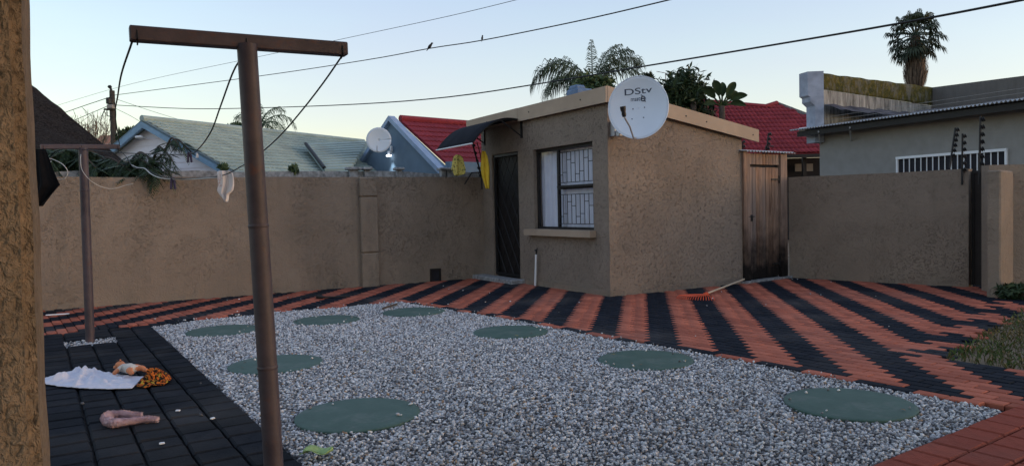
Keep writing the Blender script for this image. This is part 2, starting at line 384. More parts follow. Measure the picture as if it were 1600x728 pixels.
M['curtain'] = simple('net curtain', (.76, .77, .85), .9, .05, 6)
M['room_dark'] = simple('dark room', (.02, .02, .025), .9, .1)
M['tankblue'] = simple('blue tarpaulin', (.1, .16, .26), .6, .15)
k = NM('window glass', .05, .5)
g_ = k.t; tr = g_.nodes.new('ShaderNodeBsdfTransparent'); gl = g_.nodes.new('ShaderNodeBsdfGlossy'); gl.inputs['Roughness'].default_value = .06; ms = g_.nodes.new('ShaderNodeMixShader')
fr_ = g_.nodes.new('ShaderNodeLayerWeight'); fr_.inputs[0].default_value = .12; k.l(fr_.outputs[0], ms.inputs[0]); k.l(tr.outputs[0], ms.inputs[1]); k.l(gl.outputs[0], ms.inputs[2]); tr.inputs[0].default_value = (.86, .88, .9, 1)
k.l(ms.outputs[0], g_.nodes['Material Output'].inputs[0]); M['glass'] = k.m
k = NM('lamp', .5); k.b.inputs['Emission Color'].default_value = (.9, .95, 1, 1); k.b.inputs['Emission Strength'].default_value = 1.2; M['lamp'] = k.m

# ================================================================== THE SETTING
def struct(o): o['kind'] = 'structure'; return o
A1 = -55.0
e1 = dirv(A1); e2 = dirv(A1+90)           # laying direction of the paving and its cross direction
EX, EY = dirv(30), dirv(120)              # directions of the outbuilding
CN = np.array([1.33, 10.05, 0])           # its near corner
def ab(p): return float(p[0]*e1[0]+p[1]*e1[1]), float(p[0]*e2[0]+p[1]*e2[1])
mb = MB(); mb.add([(-400, -60, -.075), (400, -60, -.075), (400, 900, -.075), (-400, 900, -.075)], [(0, 1, 2, 3)])
struct(mb.build('ground', M['ground']))

GRAVEL = [(-4.17, 8.41), (-3.05, 9.30), (-1.55, 10.08), (-.49, 8.82), (.62, 7.34), (1.41, 6.30), (2.25, 5.16), (2.86, 4.27), (-.12, 2.18)]
GRASS = [(3.32, 5.66), (4.98, 7.39), (6.0, 8.5), (9.5, 11), (12, 8), (9, 2), (5.2, 3.2)]
LIDS = [(-3.14, 7.91), (-2.18, 8.5), (-1.23, 9.03), (-.04, 7.41), (-1.99, 6.09), (1.06, 5.93), (-.98, 4.52), (2.06, 4.51)]
LIDR = .38
aG, bG = ab((-4.17, 8.41)); aR, bR = ab((2.86, 4.27))

AL = -57.0; l1 = dirv(AL); l2_ = dirv(AL+90); aL = float(np.dot((-4.17, 8.41, 0), l1)); bL = float(np.dot((-4.17, 8.41, 0), l2_))
mb = MB(); mb.add([(x, y, -.03) for x, y in GRAVEL], [tuple(range(len(GRAVEL)))])
struct(mb.build('gravel_bed', M['bed']))

# gravel stones: loose, far too many to count
def stones(pts, smin, smax, z0):
    n = len(pts); t = (1+5**.5)/2
    I = np.array([(-1, t, 0), (1, t, 0), (-1, -t, 0), (1, -t, 0), (0, -1, t), (0, 1, t), (0, -1, -t), (0, 1, -t), (t, 0, -1), (t, 0, 1), (-t, 0, -1), (-t, 0, 1)])/1.902
    Fi = np.array([(0, 11, 5), (0, 5, 1), (0, 1, 7), (0, 7, 10), (0, 10, 11), (1, 5, 9), (5, 11, 4), (11, 10, 2), (10, 7, 6), (7, 1, 8), (3, 9, 4), (3, 4, 2), (3, 2, 6), (3, 6, 8), (3, 8, 9), (4, 9, 5), (2, 4, 11), (6, 2, 10), (8, 6, 7), (9, 8, 1)])
    V = I[None]*rng.uniform(.75, 1.2, (n, 12, 1))
    s = rng.uniform(smin, smax, (n, 1, 1))*np.stack([rng.uniform(.85, 1.35, n), rng.uniform(.75, 1.1, n), rng.uniform(.5, .85, n)], 1)[:, None]
    V = V*s
    q = rng.normal(size=(n, 4)); q[:, 1:3] *= .35; q /= np.linalg.norm(q, axis=1)[:, None]; w_, x, y, z = q.T
    R = np.stack([1-2*(y*y+z*z), 2*(x*y-z*w_), 2*(x*z+y*w_), 2*(x*y+z*w_), 1-2*(x*x+z*z), 2*(y*z-x*w_), 2*(x*z-y*w_), 2*(y*z+x*w_), 1-2*(x*x+y*y)], 1).reshape(n, 3, 3)
    V = np.einsum('nij,nkj->nki', R, V)
    V[:, :, 0] += pts[:, 0:1]; V[:, :, 1] += pts[:, 1:2]; V[:, :, 2] += z0[:, None]
    F = (Fi[None]+12*np.arange(n)[:, None, None]).reshape(-1, 3)
    return V.reshape(-1, 3), F, np.repeat(rng.uniform(0, 1, n), 12)
sp = .0172
gx, gy = np.meshgrid(np.arange(-4.3, 3.0, sp), np.arange(2.9, 10.2, sp))
gx = gx.ravel()+rng.uniform(-.5, .5, gx.size)*sp*1.1; gy = gy.ravel()+rng.uniform(-.5, .5, gy.size)*sp*1.1
ins = inpoly(gx, gy, GRAVEL); lidd = np.full(gx.shape, 9.0)
for lx, ly in LIDS: lidd = np.minimum(lidd, np.hypot(gx-lx, gy-ly))
keep = ins & (lidd > LIDR-.03+.035*rng.uniform(0, 1, gx.size)+.012*np.sin(np.arctan2(gy, gx)*40))
P = np.stack([gx[keep], gy[keep]], 1)
und = np.sin(P[:, 0]*2.1+1)*np.sin(P[:, 1]*1.7)*.006+np.sin(P[:, 0]*5+P[:, 1]*3)*.003
z0 = -.016+und+rng.uniform(-.006, .008, len(P))
# stray stones on the lids and over the paving edges
m = 160
k_ = rng.integers(0, len(LIDS), 46); an = rng.uniform(0, 6.28, 46); rr = LIDR*np.sqrt(rng.uniform(.45, .97, 46))
S1 = np.stack([np.array(LIDS)[k_, 0]+rr*np.cos(an), np.array(LIDS)[k_, 1]+rr*np.sin(an)], 1)
tt = rng.uniform(0, 1, 110); ei = rng.integers(0, 6, 110); G = np.array(GRAVEL)
S2 = G[ei]*(1-tt[:, None])+G[ei+1]*tt[:, None]
S2 += rng.normal(0, .05, S2.shape); S2 = S2[~inpoly(S2[:, 0], S2[:, 1], GRAVEL)]
S3 = np.stack([rng.uniform(-4.4, 5, 60), rng.uniform(4, 12, 60)], 1); S3 = S3[~inpoly(S3[:, 0], S3[:, 1], GRAVEL)]
# little square of gravel round the far washing-line post
FP = np.array([-4.27, 7.37, 0])
hx = [(FP + e1*u + e2*v_)[:2] for u, v_ in zip(rng.uniform(-.16, .2, 420), rng.uniform(-.24, .24, 420))]
hz_ = np.full(420, -.012)+rng.uniform(-.006, .006, 420)
P = np.concatenate([P, S1, S2, S3, np.array(hx)]); z0 = np.concatenate([z0, np.full(len(S1), .008), np.full(len(S2)+len(S3), .004), hz_])
V, F, at_ = stones(P, .0062, .0135, z0)
o = np_obj('gravel', V, F, M['stone'], None, at_)
tag(o, 'loose pale grey gravel filling the bed between the green lids', 'gravel', kind='stuff')

# paving
def paver_verts(L, W, H, ch=.006, gap=.004):
    l, w_ = L/2-gap, W/2-gap; li, wi = l-ch, w_-ch
    v = [(-l, -w_, -H), (l, -w_, -H), (l, w_, -H), (-l, w_, -H), (-l, -w_, -ch), (l, -w_, -ch), (l, w_, -ch), (-l, w_, -ch), (-li, -wi, 0), (li, -wi, 0), (li, wi, 0), (-li, wi, 0)]
    f = [(8, 9, 10, 11)] + [(i, (i+1) % 4, 4+(i+1) % 4, 4+i) for i in range(4)] + [(4+i, 4+(i+1) % 4, 8+(i+1) % 4, 8+i) for i in range(4)]
    return np.array(v, float), f
def paver_mesh(name, L, W, H, mat, **k):
    v, f = paver_verts(L, W, H, **k); me = bpy.data.meshes.new(name); me.from_pydata([tuple(p) for p in v], [], f); me.materials.append(mat); me.update(); return me
def score(p):
    d = np.array([p[0], p[1], 0])-CAM; Z = d@cf
    if Z < .5: return 0
    x = 800+FPX*(d@cr)/Z; y = 364-FPX*(d@cu)/Z
    return 1/Z**3 if (50 < x < 1620 and y < 745) else 0
def lay(parent, items, meshes, L, W, H, name, restname, ang, ch=.006, gap=.004, limit=300, tilt=.006):
    items.sort(key=lambda it: -score(it[0]))
    for i, (p, kind) in enumerate(items[:limit]):
        o = link(name, meshes[kind], parent); o.location = (p[0], p[1], rng.uniform(-.002, .002)); o.rotation_euler = (rng.normal(0, tilt), rng.normal(0, tilt), rad(ang)+rng.normal(0, .006 if tilt < .009 else .016))
    rest = items[limit:]
    for kind in meshes:
        pts = np.array([p[:2] for p, k2 in rest if k2 == kind])
        if not len(pts): continue
        v, f = paver_verts(L, W, H, ch, gap); n = len(pts); c, s = math.cos(rad(ang)), math.sin(rad(ang))
        tx = rng.normal(0, tilt, (n, 1)); ty = rng.normal(0, tilt, (n, 1)); q = np.tile(v[None], (n, 1, 1))
        q[:, :, 2] += v[None, :, 0]*tx+v[None, :, 1]*ty+rng.uniform(-.002, .002, (n, 1))
        X = c*q[:, :, 0]-s*q[:, :, 1]+pts[:, 0:1]; Y = s*q[:, :, 0]+c*q[:, :, 1]+pts[:, 1:2]
        Vv = np.stack([X, Y, q[:, :, 2]], 2).reshape(-1, 3); Ff = (np.array(f)[None]+12*np.arange(n)[:, None, None]).reshape(-1, 4)
        o = np_obj(restname, Vv, Ff, meshes[kind].materials[0], parent, np.repeat(rng.uniform(0, 1, n), 12)); o['kind'] = 'stuff'
# area of the striped paving
STRIPE = [(-9.0, 8.47), (-6.41, 9.92), (-.5, 13.26), (1.33, 10.05), (3.56, 11.34), (4.52, 12.0), (6.31, 10.19), (6.6, 10.6), (7.6, 9.7), (7.9, 9.9), (9, 2.5), (2.9, 1.2), (-9, 1.2)]
mb = MB(); mb.add([(x, y, -.036) for x, y in STRIPE], [tuple(range(len(STRIPE)))])
stripe = struct(mb.build('striped_paving', M['joint']))
items = []
holes = lambda x, y: inpoly(x, y, GRAVEL) | inpoly(x, y, GRASS)
aa = np.arange(-14, 1.0, .1); brk = []
i_rows = np.arange(-10, 130)
for j in i_rows:
    b = (j+.5)*.1
    off = 0 if j % 2 == 0 else .1
    for i in range(-80, 10):
        a = i*.2+off+.1
        p = a*e1+b*e2
        brk.append((p[0], p[1], a, b))
B = np.array(brk)
okb = inpoly(B[:, 0], B[:, 1], STRIPE) & ~holes(B[:, 0], B[:, 1])
okb &= ~((B[:, 0]*l2_[0]+B[:, 1]*l2_[1] < bL+.03) & (B[:, 0]*l1[0]+B[:, 1]*l1[1] > aL-.05))           # left cobbles
okb &= ~(B[:, 2] > aR-.06) | ((B[:, 3] > bR+.12) & (B[:, 2] < aR+2.5))
B = B[okb]
def edge_dist(x, y, poly):
    d = 9.0
    for i in range(len(poly)):
        a = np.array(poly[i][:2]); c = np.array(poly[(i+1) % len(poly)][:2]); q = np.array([x, y])
        t = np.clip(((q-a)@(c-a))/((c-a)@(c-a)), 0, 1); d = min(d, np.linalg.norm(q-a-(c-a)*t))
    return d
for x, y, a, b in B:
    wv = (a+b-.45)/.8
    # the courses next to the gravel and the lawn are stepped on by two bricks
    if x > -1.6 and edge_dist(x, y, GRAVEL) < .085: wv += .5
    elif x > 3.0 and edge_dist(x, y, GRASS) < .3 and a < -2.9: wv += .5
    items.append((np.array([x, y, 0]), 'red' if (wv % 1.0) < .5 else 'black'))
bm_ = {'red': paver_mesh('brick', .2, .1, .035, M['red']), 'black': paver_mesh('brick', .2, .1, .035, M['black'])}
lay(stripe, items, bm_, .2, .1, .035, 'brick', 'bricks_beyond', A1)

def cobbles(name, cond, mat, a_rng, b_rng, a0, b0, limit=300):
    its = []
    for i in range(int((a_rng[1]-a_rng[0])/.2)):
        for j in range(int((b_rng[1]-b_rng[0])/.215)):
            a = a0+i*.2+.1+(.1 if j % 2 and name == 'x' else 0); b = b0+(j*.215+.1075)*(1 if b0 < bR else 1)
            p = a*e1+b*e2
            if cond(p, a, b): its.append((p, 'k'))
    return its
# charcoal cobbles on the left, red cobbles along the near right edge
cobL = []
for i in range(0, 40):
    for j in range(0, 26):
        a = aL+.1+i*.2; b = bL-.1075-j*.215
        p = a*l1+b*l2_
        if p[1] < 2.2: continue
        d = p-FP
        if abs(d@l1-.02) < .2 and abs(d@l2_) < .3: continue
        cobL.append((p, 'k'))
mb = MB(); c4 = [(aL, bL), (aL+8.2, bL), (aL+8.2, bL-5.6), (aL, bL-5.6)]
mb.add([a*l1+b*l2_+np.array([0, 0, -.034]) for a, b in c4], [(0, 1, 2, 3)])
cp = struct(mb.build('charcoal_paving', M['joint']))
lay(cp, cobL, {'k': paver_mesh('cobble', .2, .215, .034, M['slate'], ch=.012, gap=.006)}, .2, .215, .034, 'cobble', 'cobbles_beyond', AL, .012, .006, tilt=.012)
# cobbles cut round the post hole
cobR = []
for i in range(0, 8):
    for j in range(-22, 16):
        a = aR+.1+i*.2; b = bR+j*.2
        p = a*e1+b*e2
        if p[1] < .9 or p[0] < -.3 or inpoly(p[0], p[1], GRASS): continue
        if b > bR+.5 : continue
        cobR.append((p, 'k'))
mb = MB(); c4 = [(aR, bR+.6), (aR+1.7, bR+.6), (aR+1.7, bR-4.5), (aR, bR-4.5)]
mb.add([a*e1+b*e2+np.array([0, 0, -.032]) for a, b in c4], [(0, 1, 2, 3)])
rp = struct(mb.build('red_paving', M['joint']))
lay(rp, cobR, {'k': paver_mesh('cobble', .2, .2, .032, M['redcob'], ch=.01, gap=.005)}, .2, .2, .032, 'cobble', 'cobbles_beyond', A1, .01, .005, tilt=.01)

# lawn
xs = rng.uniform(3.3, 9.5, 60000); ys = rng.uniform(2.5, 10.5, 60000); kk = inpoly(xs, ys, GRASS)
xs, ys = xs[kk][:30000], ys[kk][:30000]; n = len(xs)
hgt = rng.uniform(.015, .055, n)*(1+.5*np.sin(xs*5)*np.sin(ys*4)); an = rng.uniform(0, 6.28, n); ln = rng.uniform(.01, .05, n)
bx, by = np.cos(an)*.004, np.sin(an)*.004; la = rng.uniform(0, 6.28, n)
V = np.stack([np.stack([xs-bx, ys-by, np.full(n, -.01)], 1), np.stack([xs+bx, ys+by, np.full(n, -.01)], 1), np.stack([xs+ln*np.cos(la)*.4+bx*.7, ys+ln*np.sin(la)*.4+by*.7, hgt*.65], 1), np.stack([xs+ln*np.cos(la), ys+ln*np.sin(la), hgt], 1)], 1).reshape(-1, 3)
dry = np.clip(.55+.3*np.sin(xs*2.3+.5)*np.cos(ys*1.9)+rng.normal(0, .25, n), 0, 1)
o = np_obj('grass', V, np.arange(4*n).reshape(n, 4), M['grass'], None, np.repeat(dry, 4))
tag(o, 'short half dry lawn grass at the edge of the striped paving', 'grass', kind='stuff')
mb = MB(); mb.add([(x, y, -.012) for x, y in GRASS], [tuple(range(len(GRASS)))])
struct(mb.build('lawn_soil', M['ground']))

# ================================================================== WALLS
FW = Frame((-6.41, 9.92), dirv(29.25), dirv(-60.75))
def wall_panel(mb, fr, u0, u1, v0, v1, n0, n1, du=.35, ragged=.004):
    """front, top and ends with a slightly uneven top edge"""
    k = max(1, int((u1-u0)/du)); us = np.linspace(u0, u1, k+1); dz = rng.normal(0, ragged, k+1)
    for i in range(k):
        a, b = us[i], us[i+1]
        mb.hexa([fr.p(a, v0, n1), fr.p(b, v0, n1), fr.p(b, v0, n0), fr.p(a, v0, n0), fr.p(a, v1+dz[i], n1), fr.p(b, v1+dz[i+1], n1), fr.p(b, v1+dz[i+1], n0), fr.p(a, v1+dz[i], n0)])
wl = thing('boundary_wall', FW.p(2, 0), 'long tan plastered garden wall with one blocked pier behind the gravel', 'wall')
mb = MB(); wall_panel(mb, FW, -3.5, 6.78, -.05, 1.8, -.22, 0); mb.build('wall_face', M['plaster'], wl)
for z0_, z1_ in ((-.04, .545), (.565, 1.465), (1.485, 1.79)):
    mb = MB(); c = FW.p(4.62, (z0_+z1_)/2, .05); mb.cbox(c, (.29, .1, z1_-z0_), .012, FW.U, FW.N); mb.build('pier_block', M['plaster'], wl)
mb = MB(); FW.box(mb, 4.5, 4.74, 0, 1.77, 0.001, .07); mb.build('pier_core', M['plaster'], wl)
# drain hole at the foot of the wall
dh = thing('drain_outlet', FW.p(5.8, .02), 'small dark drain outlet at the foot of the tan wall', 'drain')
mb = MB()
u0, v0 = 5.72, .0
FW.box(mb, 5.70, 5.73, .0, .19, .002, .03); FW.box(mb, 5.87, 5.90, .0, .19, .002, .03); FW.box(mb, 5.70, 5.90, .19, .22, .002, .03); mb.build('surround', M['dark_paint'], dh)
mb = MB(); FW.box(mb, 5.73, 5.87, 0, .19, .001, .006); mb.build('opening', M['room_dark'], dh)

# neighbour's precast wall behind
FB = Frame(FW.p(0, 0, -.75), FW.U, FW.N)
nb = thing('precast_wall', FB.p(3, 0), 'grey precast concrete wall peeping over the long tan wall', 'wall')
mb = MB(); wall_panel(mb, FB, -4, 9.2, 0, 1.93, -.08, 0, .5, .012); mb.build('panel', M['concrete'], nb)
for px in (551, 572, 622, 690, 700):
    u = FB.hit(px, 270)[0]; wd = .22 if px == 551 else .14
    mb = MB(); mb.cbox(FB.p(u, .97, .04), (wd*.7, .1, 1.98), .01, FB.U, FB.N); pp = mb.build('post', M['concrete'], nb)
    mb = MB(); mb.cbox(FB.p(u, 1.98, .04), (wd*1.15, .2, .05), .012, FB.U, FB.N); mb.build('cap', M['concrete'], pp)

# right hand wall
FV = Frame((4.52, 12.0), dirv(-45.3), dirv(-135.3))
wr = thing('boundary_wall', FV.p(1.2, 0), 'dark tan garden wall between the plank gate and the grey house', 'wall')
mb = MB(); wall_panel(mb, FV, 0, 2.56, -.05, 1.63, -.2, 0); mb.build('wall_face', M['plaster'], wr)
ng = thing('narrow_panel', FV.p(2.8, 0, -.1), 'narrow dark brown panel between the wall end and the plastered pier', 'gate')  # plain dark brown sheet set in to fill the gap beside the pier
mb = MB(); FV.box(mb, 2.57, 3.5, .02, 1.6, -.16, -.13); mb.build('panel_face', simple('dark brown sheet', (.03, .024, .022), .7, .2, 6), ng)
mb = MB(); FV.box(mb, 2.57, 2.6, .02, 1.61, -.13, -.11); FV.box(mb, 2.6, 3.5, 1.57, 1.61, -.13, -.11); mb.build('outer_frame', M['dark_paint'], ng)
pl = thing('wall_pier', (6.0, 9.2, 0), 'square tan plastered pier beside the lawn at the far right', 'pillar')
mb = MB(); mb.cbox(np.array([5.89, 9.13, .77])+dirv(-45)*.075+dirv(45)*.35, (.15, .7, 1.6), .018, dirv(-45), dirv(45)); mb.build('pier_shaft', M['plaster'], pl)
wq = thing('boundary_wall', (7.3, 9.4, 0), 'short end of tan garden wall right of the plastered pier', 'wall')
FQ = Frame((6.24, 9.62), dirv(-8), dirv(-98)); mb = MB(); wall_panel(mb, FQ, 0, 3.2, -.05, 1.66, -.2, 0); mb.build('wall_face', M['plaster'], wq)

# near pillar at the left edge of the view
pc = np.array([-1.045, 1.6, 0]); NP = thing('plaster_pillar', pc-EX*.2+EY*.06, 'rough tan plastered pillar close by at the left edge', 'pillar')
bm = bmesh.new(); bmesh.ops.create_cube(bm, size=1)
for v in bm.verts: v.co = Vector((v.co.x*.7, v.co.y*.34, v.co.z*3.6))
bmesh.ops.bevel(bm, geom=[e for e in bm.edges if abs((e.verts[0].co-e.verts[1].co).z) > 1], offset=.022, segments=5, affect='EDGES')
bmesh.ops.subdivide_edges(bm, edges=[e for e in bm.edges if abs((e.verts[0].co-e.verts[1].co).z) > 1], cuts=60)
me = bpy.data.meshes.new('pillar_shaft'); 
for v in bm.verts:
    c = pc - EX*.35 + EY*.17 + EX*v.co.x + EY*v.co.y + UP*(v.co.z+1.75) + EX*(.0015*math.sin(v.co.z*9)+.0012*math.sin(v.co.z*23+1))*(1 if v.co.x > 0 else 0)
    v.co = Vector(c) - NP.location
bm.to_mesh(me); bm.free(); me.materials.append(M['plaster_pillar'])
me.polygons.foreach_set('use_smooth', [True]*len(me.polygons)); me.set_sharp_from_angle(angle=rad(50)); link('pillar_shaft', me, NP)
# inferred veranda of this pillar: unseen roof added to shade the foreground, and beam
FK = Frame(pc+EY*.34, EX, EY)
mb = MB(); FK.box(mb, -4.5, 4.6, 2.82, 2.94, -4.2, .0); mb.build('veranda_roof', M['zinc'], NP)
mb = MB(); FK.box(mb, -4.4, 4.4, 2.62, 2.815, -.3, -.08); mb.build('veranda_beam', M['fascia'], NP)

# ================================================================== OUTBUILDING
FL = Frame(CN, EY, -EX); FR = Frame(CN, EX, -EY)
sh = thing('outbuilding', CN+EX*1.2+EY*1.8, 'tan plastered outbuilding with barred window, dark door and sloping roof', 'building')
rz = lambda u: 2.63-.168*u
T = .14
mb = MB()
def Lb(s0, s1, z0_, z1_): FL.box(mb, s0, s1, z0_, z1_, -T, 0)
Lb(0, .35, -.05, 2.66); mb.f.pop(); mb.m.pop(); Lb(.35, 1.93, -.05, .9); Lb(.35, 1.93, 2.15, 2.66); Lb(1.93, 2.41, -.05, 2.66); Lb(2.41, 3.31, 2.17, 2.66); Lb(3.31, 3.69, -.05, 2.66)
mb.hexa([FR.p(0, -.05, 0), FR.p(2.57, -.05, 0), FR.p(2.57, -.05, -T), FR.p(0, -.05, -T), FR.p(0, rz(0)+.03, 0), FR.p(2.57, rz(2.57)+.03, 0), FR.p(2.57, rz(2.57)+.03, -T), FR.p(0, rz(0)+.03, -T)]); mb.f.pop(); mb.m.pop()
FRb = Frame(CN+EY*3.69, EX, EY)
mb.hexa([FRb.p(T, -.05, 0), FRb.p(2.57, -.05, 0), FRb.p(2.57, -.05, -T), FRb.p(T, -.05, -T), FRb.p(T, rz(T)+.03, 0), FRb.p(2.57, rz(2.57)+.03, 0), FRb.p(2.57, rz(2.57)+.03, -T), FRb.p(T, rz(T)+.03, -T)])
FLb = Frame(CN+EX*2.57, EY, EX); FLb.box(mb, T, 3.69-T, -.05, rz(2.57), -T, 0)
mb.build('wall', M['plaster_shed'], sh)
# roof sheet and fascias
def roofp(u, v, dz): return CN+EX*u+EY*v+UP*(2.83-.168*u+dz)
mb = MB(); mb.hexa([roofp(-.05, -.06, -.05), roofp(2.84, -.06, -.05), roofp(2.84, 4.08, -.05), roofp(-.05, 4.08, -.05), roofp(-.05, -.06, -.005), roofp(2.84, -.06, -.005), roofp(2.84, 4.08, -.005), roofp(-.05, 4.08, -.005)]); rf = mb.build('roof', M['zinc'], sh)
mb = MB(); FL.box(mb, -.085, 2.25, 2.63, 2.845, .055, .085); mb.build('fascia_board', M['fascia'], rf)
mb = MB(); FL.box(mb, 2.256, 4.1, 2.635, 2.848, .055, .085); mb.build('fascia_board', M['fascia'], rf)
def frf(u, dz, n): return FR.p(u, 2.83-.168*u+dz, n)
mb = MB(); mb.hexa([frf(-.054, -.2, .06), frf(2.85, -.185, .06), frf(2.85, -.185, .09), frf(-.054, -.2, .09), frf(-.054, .01, .06), frf(2.85, .005, .06), frf(2.85, .005, .09), frf(-.054, .01, .09)]); mb.build('fascia_board', M['fascia'], rf)
mb = MB(); mb.cur = 0
for fr, u, v in ((FR, 1.35, None), (FR, 1.75, None), (FR, 2.72, None)):
    mb.lathe([(.012, 0), (.012, .006)], frf(u, -.1, .09), 8, FR.N)
for u in (.5, 1.9, 3.3): mb.lathe([(.012, 0), (.012, .006)], FL.p(u, 2.74, .085), 8, FL.N)
mb.build('fascia_screws', M['black_metal'], rf)['kind'] = 'stuff'
mb = MB(); FL.box(mb, .0, 2.2, -.05, .075, .0005, .022); mb.build('plinth', M['plaster'], sh)
mb = MB(); FR.box(mb, -.02, 2.5, -.05, .09, .0005, .02); mb.build('plinth', M['plaster_shed'], sh)
# window
wf = MB(); zb, zt, s0, s1, sm, ztr = .9, 2.15, .35, 1.93, 1.33, 1.53
def fb(mb, a, b, c, d, n0=-.10, n1=-.06): FL.box(mb, a, b, c, d, n0, n1)
fb(wf, s0, s1, zb, zb+.035); fb(wf, s0, s1, zt-.05, zt); fb(wf, s0, s0+.03, zb+.035, zt-.05); fb(wf, s1-.04, s1, zb+.035, zt-.05); fb(wf, sm-.022, sm+.022, zb+.035, zt-.05); fb(wf, s0+.03, sm-.022, ztr-.03, ztr+.03)
win = wf.build('window', M['dark_paint'], sh)
mb = MB(); fb(mb, s0+.03, sm-.03, ztr-.005, ztr+.025, -.055, -.02); mb.build('casement_rail', M['dark_paint'], win)
for a, b, c, d in ((s0+.03, sm-.022, zb+.035, ztr-.03), (s0+.03, sm-.022, ztr+.03, zt-.05), (sm+.022, s1-.04, zb+.035, zt-.05)):
    mb = MB(); mb.add([FL.p(a, c, -.08), FL.p(b, c, -.08), FL.p(b, d, -.08), FL.p(a, d, -.08)], [(0, 1, 2, 3)]); mb.build('pane', M['glass'], win)
# burglar bars: staggered short members
bars = []
for (z0_, z1_) in ((.985, 1.42), (1.60, 2.05)):
    ss = np.linspace(s0+.06, sm-.05, 9)
    for a in ss: bars.append((a, a, z0_, z1_))
    bars.append((s0+.03, sm-.022, z0_, z0_)); bars.append((s0+.03, sm-.022, z1_, z1_))
    for i in range(8):
        zz = (z0_+z1_)/2 + (.11 if i % 4 == 1 else -.11 if i % 4 == 3 else .03 if i % 4 == 0 else -.05)
        if i % 2 == 0: zz = z0_+.15 if (i//2) % 2 else z1_-.17
        bars.append((ss[i], ss[i+1], zz, zz))
for a, b, c, d in bars:
    mb = MB(); mb.tube([FL.p(a, c, -.045), FL.p(b if a != b else a+1e-4, d, -.045)], .0055, 5); mb.build('burglar_bar', M['black_metal'], win)
def curtain(s_a, s_b, z0_, z1_, n, waves, amp):
    mb = MB(); mb.grid(lambda u, v: FL.p(s_a+(s_b-s_a)*u, z0_+(z1_-z0_)*v, n+amp*math.sin(u*waves*6.28+.7*math.sin(v*3))*(1-.3*v)+amp*.5*math.sin(u*waves*15)), 70, 6)
    return mb.build('curtain', M['curtain'], win, smooth='all')
curtain(s0-.02, sm-.02, .85, 2.2, -.16, 6, .016); curtain(sm-.05, sm+.62, .85, 2.2, -.165, 4, .025)
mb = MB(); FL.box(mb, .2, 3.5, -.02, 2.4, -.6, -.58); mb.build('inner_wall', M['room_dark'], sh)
mb = MB(); FL.box(mb, s0-.05, s1+.16, .80, .895, -.06, .11); mb.build('window_sill', M['fascia'], sh)
# door with security gate
mb = MB(); FL.box(mb, 2.41, 3.31, .06, 2.17, -.13, -.09); dr = mb.build('door', M['dark_paint'], sh)
mb = MB()
for a, b, c, d in ((2.415, 2.46, .08, 2.165), (3.26, 3.305, .08, 2.165), (2.46, 3.26, 2.12, 2.165), (2.46, 3.26, .08, .125)): FL.box(mb, a, b, c, d, -.06, -.03)
mb.build('outer_frame', M['black_metal'], dr)
for k in range(-3, 6):
    for sg in (1, -1):
        za = .125+(k*.4); pts = []
        # clip slanted bar to the opening
        t0, t1 = 0., 1.
        u_0, u_1 = (2.46, 3.26) if sg > 0 else (3.26, 2.46); z_0, z_1 = za, za+1.25
        lo = max(0, (.125-z_0)/(z_1-z_0)); hi = min(1, (2.12-z_0)/(z_1-z_0))
        if hi-lo < .05: continue
        q = lambda t: FL.p(u_0+(u_1-u_0)*t, z_0+(z_1-z_0)*t, -.047 if sg > 0 else -.053)
        mb = MB(); mb.tube([q(lo), q(hi)], .007, 5); mb.build('lattice_bar', M['black_metal'], dr)
mb = MB(); mb.cbox(FL.p(2.49, 1.05, -.02), (.03, .02, .16), .005, FL.U, FL.N); mb.build('handle', M['black_metal'], dr)
mb = MB(); mb.cbox(FL.p(2.99, .02, .12), (1.42, .26, .09), .012, FL.U, FL.N); mb.build('doorstep', M['concrete'], sh)
# awning over the door
aw = thing('door_awning', FL.p(2.9, 2.6), 'dark curved awning on black brackets over the narrow door', 'awning')
def awn(s, t): 
    n = .01+.92*t; z = 2.655-.40*t**2.6+.05*math.sin(t*3.14)
    return FL.p(s, z, n)
mb = MB(); mb.grid(lambda u, v: awn(2.23+1.36*u, v), 4, 14); mb.build('canopy', simple('awning sheet', (.022, .024, .03), .85, .1, 5, .02), aw, smooth='all', solid=.008)
mb = MB(); mb.tube([awn(2.23, 1.0), awn(3.59, 1.0)], .012, 6); mb.build('front_trim', M['white'], aw)
for s in (2.26, 3.56):
    mb = MB(); mb.tube([awn(s, t)-UP*.018 for t in np.linspace(.02, .98, 12)], .012, 6)
    mb.box(FL.p(s, 2.5, .012), (.045, .022, .27), FL.U, FL.N); mb.tube([FL.p(s, 2.40, .02), awn(s, .42)-UP*.02], .012, 6); mb.build('bracket', M['black_metal'], aw)
# standpipe
stp = thing('standpipe', gr(841, 445), 'thin white standpipe with a tap below the barred window', 'pipe')
b0 = FL.p(1.86, 0, .06); mb = MB(); mb.tube([b0-UP*.03, FL.p(1.81, .5, .06)], .017, 8); mb.build('pipe', M['white'], stp, smooth=True)
mb = MB(); mb.tube([FL.p(1.81, .5, .06), FL.p(1.80, .55, .06), FL.p(1.77, .57, .1)], .014, 7); mb.tube([FL.p(1.80, .55, .06), FL.p(1.79, .6, .05)], .009, 6); mb.build('tap', M['black_metal'], stp, smooth=True)

